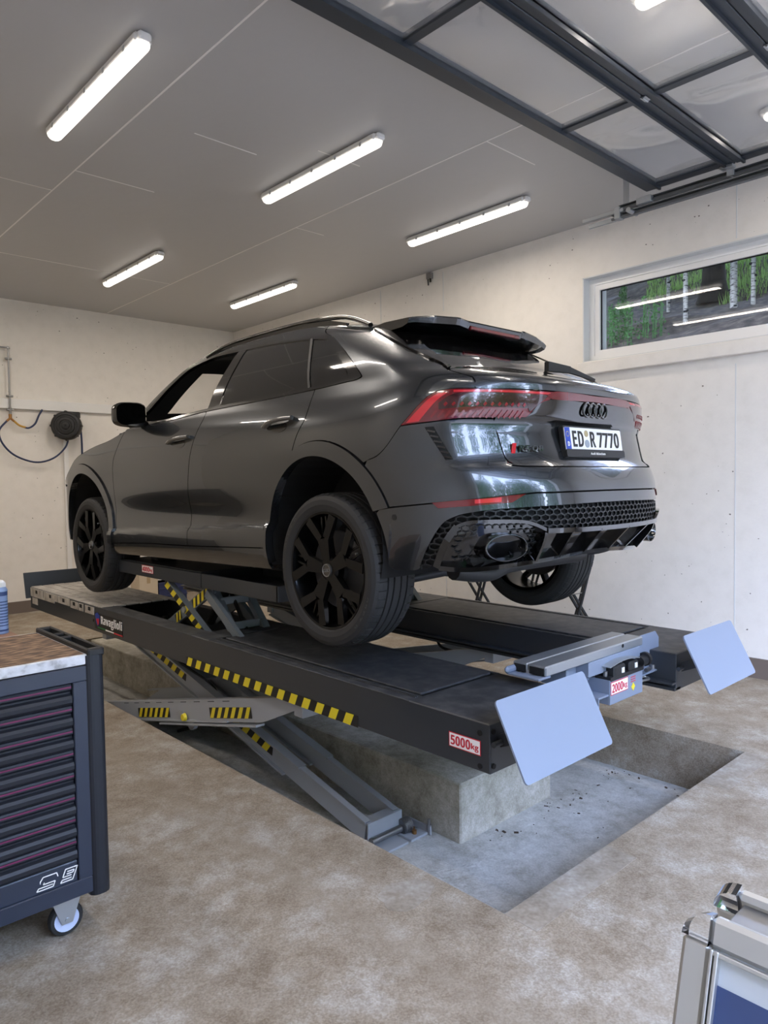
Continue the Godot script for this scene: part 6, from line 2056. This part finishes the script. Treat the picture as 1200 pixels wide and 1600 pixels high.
func wall_things():
	# cable duct on the back wall
	var b := Mb.new()
	b.box(Vector3(-1.56, 2.717, WALL_B + 0.03), Vector3(5.36, 0.125, 0.06), 0.004)
	tag(obj("cable_duct", b, M.white_frame), "long white cable duct running along the back wall", "cable duct")
	# air pipe
	var o := thing("air_pipe", "thin grey compressed air pipe coming down the back wall to a brass splitter", "pipe", Vector3(-0.395, 2.55, WALL_B))
	var z := 0.075
	b = Mb.new()
	b.tube(spline3([Vector3(-0.9, 0.875, z), Vector3(-0.05, 0.875, z), Vector3(-0.008, 0.867, z), Vector3(0.0, 0.82, z), Vector3(0.0, 0.03, z)], 6), 0.011, 10)
	b.tube(P3([Vector3(0.0, 0.12, z), Vector3(0.0, 0.0, z)]), 0.016, 10)
	obj("pipe", b, M.steel, o)
	for y in [0.735, 0.26, 0.085]:
		b = Mb.new()
		b.box(Vector3(0, y, z / 2 + 0.01), Vector3(0.03, 0.02, z), 0.003)
		b.tube(P3([Vector3(-0.04, y, z), Vector3(0.04, y, z)]), 0.014, 10)
		obj("pipe_clip", b, M.steel, o)
	b = Mb.new()
	b.tube(P3([Vector3(0, 0.03, z), Vector3(0, -0.02, z)]), 0.02, 10)
	b.tube(P3([Vector3(0, -0.02, z), Vector3(-0.045, -0.06, z)]), 0.014, 10)
	b.tube(P3([Vector3(0, -0.02, z), Vector3(0.045, -0.06, z)]), 0.014, 10)
	obj("splitter", b, M.brass, o)
	# hoses
	b = Mb.new()
	b.tube(spline3([Vector3(-0.44, 2.49, WALL_B + 0.075), Vector3(-0.535, 2.36, WALL_B + 0.08), Vector3(-0.50, 2.20, WALL_B + 0.09), Vector3(-0.36, 2.05, WALL_B + 0.1), Vector3(-0.115, 1.967, WALL_B + 0.1), Vector3(0.10, 2.02, WALL_B + 0.12), Vector3(0.255, 2.17, WALL_B + 0.14), Vector3(0.30, 2.33, WALL_B + 0.16)]), 0.012, 10)
	tag(obj("air_hose", b, M.hose_blue), "dark blue air hose looping from the brass splitter to the hose reel", "hose")
	o = thing("air_hose", "short hose, yellow then blue, from the brass splitter up to the cable duct", "hose", Vector3(-0.35, 2.42, WALL_B + 0.08))
	b = Mb.new()
	b.tube(spline3([Vector3(0.0, 0.07, 0), Vector3(0.06, 0.02, 0), Vector3(0.13, -0.002, 0)]), 0.013, 10)
	obj("yellow_sleeve", b, M.hose_yellow, o)
	b = Mb.new()
	b.tube(spline3([Vector3(0.10, 0.006, 0), Vector3(0.17, -0.008, 0), Vector3(0.25, 0.05, 0), Vector3(0.30, 0.16, 0), Vector3(0.345, 0.24, 0)]), 0.012, 10)
	obj("hose", b, M.hose_blue, o)
	# hose reel
	o = thing("hose_reel", "round black hose reel mounted on the back wall", "hose reel", Vector3(0.255, 2.45, WALL_B))
	var xf := Transform3D(Basis(Vector3.UP, deg_to_rad(-30)) * Basis(Vector3.RIGHT, PI / 2), Vector3(0, 0, 0.20))
	b = Mb.new()
	b.lathe(PackedVector2Array([Vector2(0.0, -0.085), Vector2(0.17, -0.085), Vector2(0.188, -0.07), Vector2(0.19, 0.03), Vector2(0.178, 0.055), Vector2(0.165, 0.062), Vector2(0.145, 0.062), Vector2(0.140, 0.054), Vector2(0.118, 0.054), Vector2(0.112, 0.066), Vector2(0.080, 0.070), Vector2(0.074, 0.062), Vector2(0.052, 0.062), Vector2(0.046, 0.074), Vector2(0.02, 0.080), Vector2(0.0, 0.080)]), 40, xf)
	b.box(Vector3(0.10, 0.145, 0.15), Vector3(0.17, 0.09, 0.14), 0.015)
	b.box(Vector3(0.05, 0.02, 0.06), Vector3(0.08, 0.30, 0.12), 0.01)
	for k in 8: b.box(Vector3(cos(TAU * k / 8) * 0.185, 0, sin(TAU * k / 8) * 0.185), Vector3(0.03, 0.09, 0.03), 0.006, xf)
	obj("reel_case", b, M.black_plastic, o)
	b = Mb.new()
	b.lathe(PackedVector2Array([Vector2(0.0, 0.086), Vector2(0.014, 0.086), Vector2(0.016, 0.07)]), 16, xf)
	obj("reel_hub", b, M.matte_black, o)
	b = Mb.new()
	b.tube(spline3([Vector3(0.40, 2.57, WALL_B + 0.13), Vector3(0.455, 2.50, WALL_B + 0.12), Vector3(0.485, 2.30, WALL_B + 0.10), Vector3(0.495, 1.95, WALL_B + 0.08), Vector3(0.50, 1.3, WALL_B + 0.08)]), 0.013, 10)
	tag(obj("air_hose", b, M.hose_blue), "straight dark blue hose hanging down from the hose reel behind the bonnet", "hose")
	b = Mb.new()
	b.box(Vector3(0.30, 1.55, WALL_B + 0.02), Vector3(0.06, 2.1, 0.04), 0.004)
	tag(obj("cable_duct", b, M.white_frame), "narrow upright white duct below the hose reel", "cable duct")
	# added base cabinets out of view: something dark for the car's flank to mirror
	for k in 3:
		var cab := thing("added_cabinet", ["added dark cabinet in the back left corner, mirrored in the car's doors", "middle added dark cabinet, mirrored in the car's doors", "added dark cabinet nearest the hose pipe, mirrored in the car's doors"][k], "cabinet", Vector3(-3.72 + k * 0.92, 0, WALL_B + 0.27), "added cabinets along the back wall")
		b = Mb.new()
		b.box(Vector3(0, 0.45, 0), Vector3(0.90, 0.84, 0.48), 0.004)
		b.box(Vector3(0, 0.885, 0.005), Vector3(0.92, 0.03, 0.52), 0.004)
		obj("cabinet_body", b, M.box_dark, cab)
		for q in 2:
			b = Mb.new()
			b.box(Vector3(-0.225 + 0.45 * q, 0.46, 0.25), Vector3(0.43, 0.76, 0.02), 0.004)
			var dr := obj("door", b, M.box_dark, cab)
			b = Mb.new()
			b.tube(P3([Vector3(-0.05 + 0.1 * q, 0.66, 0.275), Vector3(-0.05 + 0.1 * q, 0.78, 0.275)]), 0.007, 8)
			obj("handle", b, M.steel, dr)
	# cable box under the ceiling
	o = thing("junction_box", "small grey cable box at the top of the side wall", "junction box", Vector3(WALL_R, 4.01, -2.93))
	b = Mb.new()
	b.box(Vector3(-0.022, 0.0, 0), Vector3(0.044, 0.07, 0.08), 0.005)
	obj("box_case", b, M.steel, o)
	b = Mb.new()
	b.tube(P3([Vector3(-0.02, -0.03, -0.03), Vector3(-0.012, -0.10, -0.03)]), 0.008, 6)
	b.tube(P3([Vector3(-0.03, -0.03, 0.02), Vector3(-0.03, -0.075, 0.02)]), 0.012, 6)
	obj("cable", b, M.black_plastic, o)

func small_things():
	# folding chairs by the side wall
	for k in 2:
		var o := thing("folding_chair", ["black folding chair nearest the camera, beside the car's right rear wheel", "black folding chair behind the car's right rear tyre"][k], "chair", Vector3(2.52, 0, [-0.71, -1.87][k]), "folding chairs along the side wall", 0.56)
		var b := Mb.new()
		for x in [-0.2, 0.2]:
			# back leg runs up into the backrest, front leg crosses it
			b.tube(spline3([Vector3(x, 0.0, -0.14), Vector3(x, 0.5, 0.0), Vector3(x, 0.80, 0.07)], 4), 0.0145, 8)
			b.tube(P3([Vector3(x * 0.9, 0.0, 0.27), Vector3(x * 0.9, 0.64, -0.10)]), 0.0145, 8)
		b.tube(spline3([Vector3(-0.2, 0.79, 0.068), Vector3(-0.195, 0.865, 0.085), Vector3(-0.14, 0.885, 0.05), Vector3(0.14, 0.885, 0.05), Vector3(0.195, 0.865, 0.085), Vector3(0.2, 0.79, 0.068)], 5), 0.0145, 8)
		b.tube(P3([Vector3(-0.18, 0.08, 0.225), Vector3(0.18, 0.08, 0.225)]), 0.009, 8)
		obj("chair_frame", b, M.black_plastic, o)
		each("stay_rod", tubes([[[Vector3(-0.2, 0.62, -0.085), Vector3(-0.2, 0.64, 0.03)], 0.005], [[Vector3(0.2, 0.62, -0.085), Vector3(0.2, 0.64, 0.03)], 0.005]], 6), M.steel, o)
	# boxes on the floor by the back wall
	var o := thing("cardboard_box", "pale beige box standing behind the near front wheel", "box", Vector3(1.13, 0, -6.75))
	var b := Mb.new()
	b.box(Vector3(0, 0.215, 0), Vector3(0.27, 0.43, 0.28), 0.004)
	obj("carton", b, mat("carton_beige", col(208, 192, 168), 0.7), o)
	b = Mb.new()
	b.box(Vector3(0, 0.431, 0), Vector3(0.05, 0.002, 0.28)); b.box(Vector3(0, 0.36, 0.1405), Vector3(0.05, 0.14, 0.002))
	obj("packing_tape", b, mat("tape_brown", col(180, 156, 120), 0.4), o)
	o = thing("plastic_crate", "dark blue box on the floor beside the beige box", "crate", Vector3(1.49, 0, -6.74))
	b = Mb.new()
	b.box(Vector3(0, 0.14, 0), Vector3(0.42, 0.28, 0.26), 0.006)
	for y in [0.09, 0.19, 0.272]: b.box(Vector3(0, y, 0), Vector3(0.436, 0.016, 0.276), 0.004)
	obj("crate_body", b, mat("crate_blue", col(40, 50, 92), 0.5), o)
	# low bench behind the tool cabinet, with a can and a tub
	o = thing("workbench", "reddish brown bench top just behind the tool cabinet", "workbench", Vector3(-2.72, 0, -0.56))
	b = Mb.new()
	b.box(Vector3(0, 0.985, 0.0), Vector3(0.90, 0.035, 0.42), 0.004)
	obj("bench_top", b, mat("bench_brown", col(150, 112, 88), 0.6), o)
	b = Mb.new()
	b.box(Vector3(0, 0.50, 0.0), Vector3(0.86, 0.93, 0.38), 0.006)
	obj("bench_body", b, M.box_blue, o)
	o = thing("spray_can", "tall spray can with a blue printed label and white cap, behind the tool cabinet", "spray can", Vector3(-2.317, 1.0025, -0.60))
	b = Mb.new()
	b.lathe(PackedVector2Array([Vector2(0.0, 0.0), Vector2(0.031, 0.0), Vector2(0.033, 0.004), Vector2(0.0325, 0.01), Vector2(0.0325, 0.185), Vector2(0.034, 0.189), Vector2(0.033, 0.194), Vector2(0.026, 0.206), Vector2(0.0, 0.207)]), 32)
	obj("can", b, mat("can_label", col(150, 172, 212), 0.35, 0.2), o)
	b = Mb.new()
	for y in [0.168, 0.012]: b.lathe(PackedVector2Array([Vector2(0.0327, y), Vector2(0.0329, y + 0.002), Vector2(0.0329, y + (0.018 if y > 0.1 else 0.006)), Vector2(0.0327, y + (0.02 if y > 0.1 else 0.008))]), 32)
	for k in 9: b.lathe(PackedVector2Array([Vector2(0.0326, 0.035 + k * 0.013), Vector2(0.0328, 0.036 + k * 0.013), Vector2(0.0328, 0.039 + k * 0.013), Vector2(0.0326, 0.040 + k * 0.013)]), 24)
	obj("label_print", b, mat("can_navy", col(58, 78, 128), 0.4), o)
	b = Mb.new()
	b.lathe(PackedVector2Array([Vector2(0.027, 0.206), Vector2(0.0275, 0.222), Vector2(0.02, 0.232), Vector2(0.012, 0.236), Vector2(0.0, 0.236)]), 28)
	obj("cap", b, M.label_white, o)
	o = thing("plastic_tub", "small blue tub half hidden behind the spray can", "tub", Vector3(-2.30, 1.0025, -0.715))
	b = Mb.new()
	b.box(Vector3(0, 0.035, 0), Vector3(0.07, 0.07, 0.06), 0.008)
	b.box(Vector3(0, 0.068, 0), Vector3(0.078, 0.008, 0.068), 0.003)
	obj("tub", b, mat("tub_blue", col(38, 84, 150), 0.45), o)
	# folding pavement sign beside the camera
	sign_board()
	# dead leaves and grit on the pit floor
	var rng := RandomNumberGenerator.new()
	rng.seed = 12
	b = Mb.new()
	for k in 55:
		var x := rng.randf_range(-0.2, 1.18)
		var zz := rng.randf_range(0.36, 1.15)
		if rng.randf() < 0.45: zz = 0.36 + rng.randf() * 0.12
		if rng.randf() < 0.3: x = 1.20 - rng.randf() * 0.08
		var s := 0.003 + 0.010 * pow(rng.randf(), 4.0)
		var xf := Transform3D(Basis(Vector3.UP, rng.randf() * TAU) * Basis(Vector3.RIGHT, rng.randf_range(-0.5, 0.5)), Vector3(x, PIT_Y + 0.003, zz))
		b.box(Vector3.ZERO, Vector3(s * 2.0, 0.003, s), 0.0, xf)
	var gr := obj("leaf_litter", b, mat("litter", col(66, 52, 40), 0.9))
	gr.set_meta("kind", "stuff")
	tag(gr, "scattered brown leaf bits and grit on the pit floor", "litter")

func sign_board():
	var o := thing("pavement_sign", "aluminium framed A-board with rounded chrome corners and a white and blue poster", "sign")
	var top := 1.08
	var wide := 0.64
	for k in 2:
		# front leaf leans towards -x, back leaf towards +x; local x runs along +z
		var lean := deg_to_rad(17.0) * (1.0 if k == 0 else -1.0)
		var xt := -2.293 if k == 0 else -2.213
		var h := top / cos(lean) + 0.02
		var up := Vector3(sin(lean), cos(lean), 0)
		var ax := Vector3(0, 0, 1)
		var nn := ax.cross(up) * (1.0 if k == 0 else 1.0)      # faces -x for the front leaf
		var f := Transform3D(Basis(ax, up, ax.cross(up)), Vector3(xt, top, 2.463))
		var wd := 0.038
		var th := 0.020
		var b := Mb.new()
		var rc := 0.034
		for r in [[rc, wide - rc, -wd, 0.0], [rc, wide - rc, -h, -h + wd]]:
			b.box(Vector3((r[0] + r[1]) / 2, (r[2] + r[3]) / 2, 0), Vector3(r[1] - r[0], r[3] - r[2], th), 0.006, f)
		for r in [[0.0, wd], [wide - wd, wide]]:
			b.box(Vector3((r[0] + r[1]) / 2, -h / 2, 0), Vector3(r[1] - r[0], h - 2 * rc, th), 0.006, f)
		for r in [[wd, wd + 0.004], [wd + 0.006, wd + 0.011]]:
			b.box(Vector3((r[0] + r[1]) / 2, -h / 2, 0.004), Vector3(r[1] - r[0], h - 2 * wd, th), 0.001, f)
		b.box(Vector3(wide / 2, -wd - 0.004, 0.002), Vector3(wide - 2 * wd, 0.006, th), 0.001, f)
		var frm := obj("frame", b, M.alu, o)
		for c in [[0.0, 0.0, 1.0, -1.0], [wide, 0.0, -1.0, -1.0], [0.0, -h, 1.0, 1.0], [wide, -h, -1.0, 1.0]]:
			b = Mb.new()
			var pl := PackedVector2Array()
			for q in 9:
				var a := PI / 2 * q / 8.0
				pl.append(Vector2(c[0] + c[2] * (rc - cos(a) * rc), c[1] + c[3] * (rc - sin(a) * rc)))
			pl.append(Vector2(c[0] + c[2] * rc, c[1] + c[3] * wd))
			if rc != wd: pl.append(Vector2(c[0] + c[2] * wd, c[1] + c[3] * rc))
			b.prism(pl, -th * 0.56, th * 0.56, f)
			obj("chrome_corner", b, M.chrome, frm)
		b = Mb.new()
		b.box(Vector3(wide / 2, -h / 2, -0.002), Vector3(wide - 2 * wd + 0.006, h - 2 * wd + 0.006, 0.006), 0.0, f)
		obj("back_panel", b, M.alu, frm)
		b = Mb.new()
		b.box(Vector3(wide / 2, -h / 2, 0.003 if k == 0 else -0.007), Vector3(wide - 2 * wd, h - 2 * wd, 0.002), 0.0, f)
		obj("poster", b, mat("poster_white", col(206, 214, 222), 0.25), frm)
		b = Mb.new()
		b.box(Vector3(wide / 2, -(h + 0.040) / 2, 0.0045 if k == 0 else -0.0085), Vector3(wide - 2 * wd, h - 0.040 - wd * 2.0, 0.001), 0.0, f)
		obj("poster_field", b, mat("poster_blue", col(58, 78, 124), 0.25), frm)
	for z in [2.53, 3.02]:
		var b := Mb.new()
		b.box(Vector3(-2.25, 1.06, z), Vector3(0.07, 0.012, 0.05), 0.002)
		b.box(Vector3(-2.235, 1.03, z), Vector3(0.004, 0.04, 0.05), 0.001)
		b.tube(P3([Vector3(-2.241, 1.03, z), Vector3(-2.233, 1.03, z)]), 0.007, 8)
		obj("hinge_plate", b, M.steel, o)
	rebase(o, Vector3(-2.22, 0, 2.78))
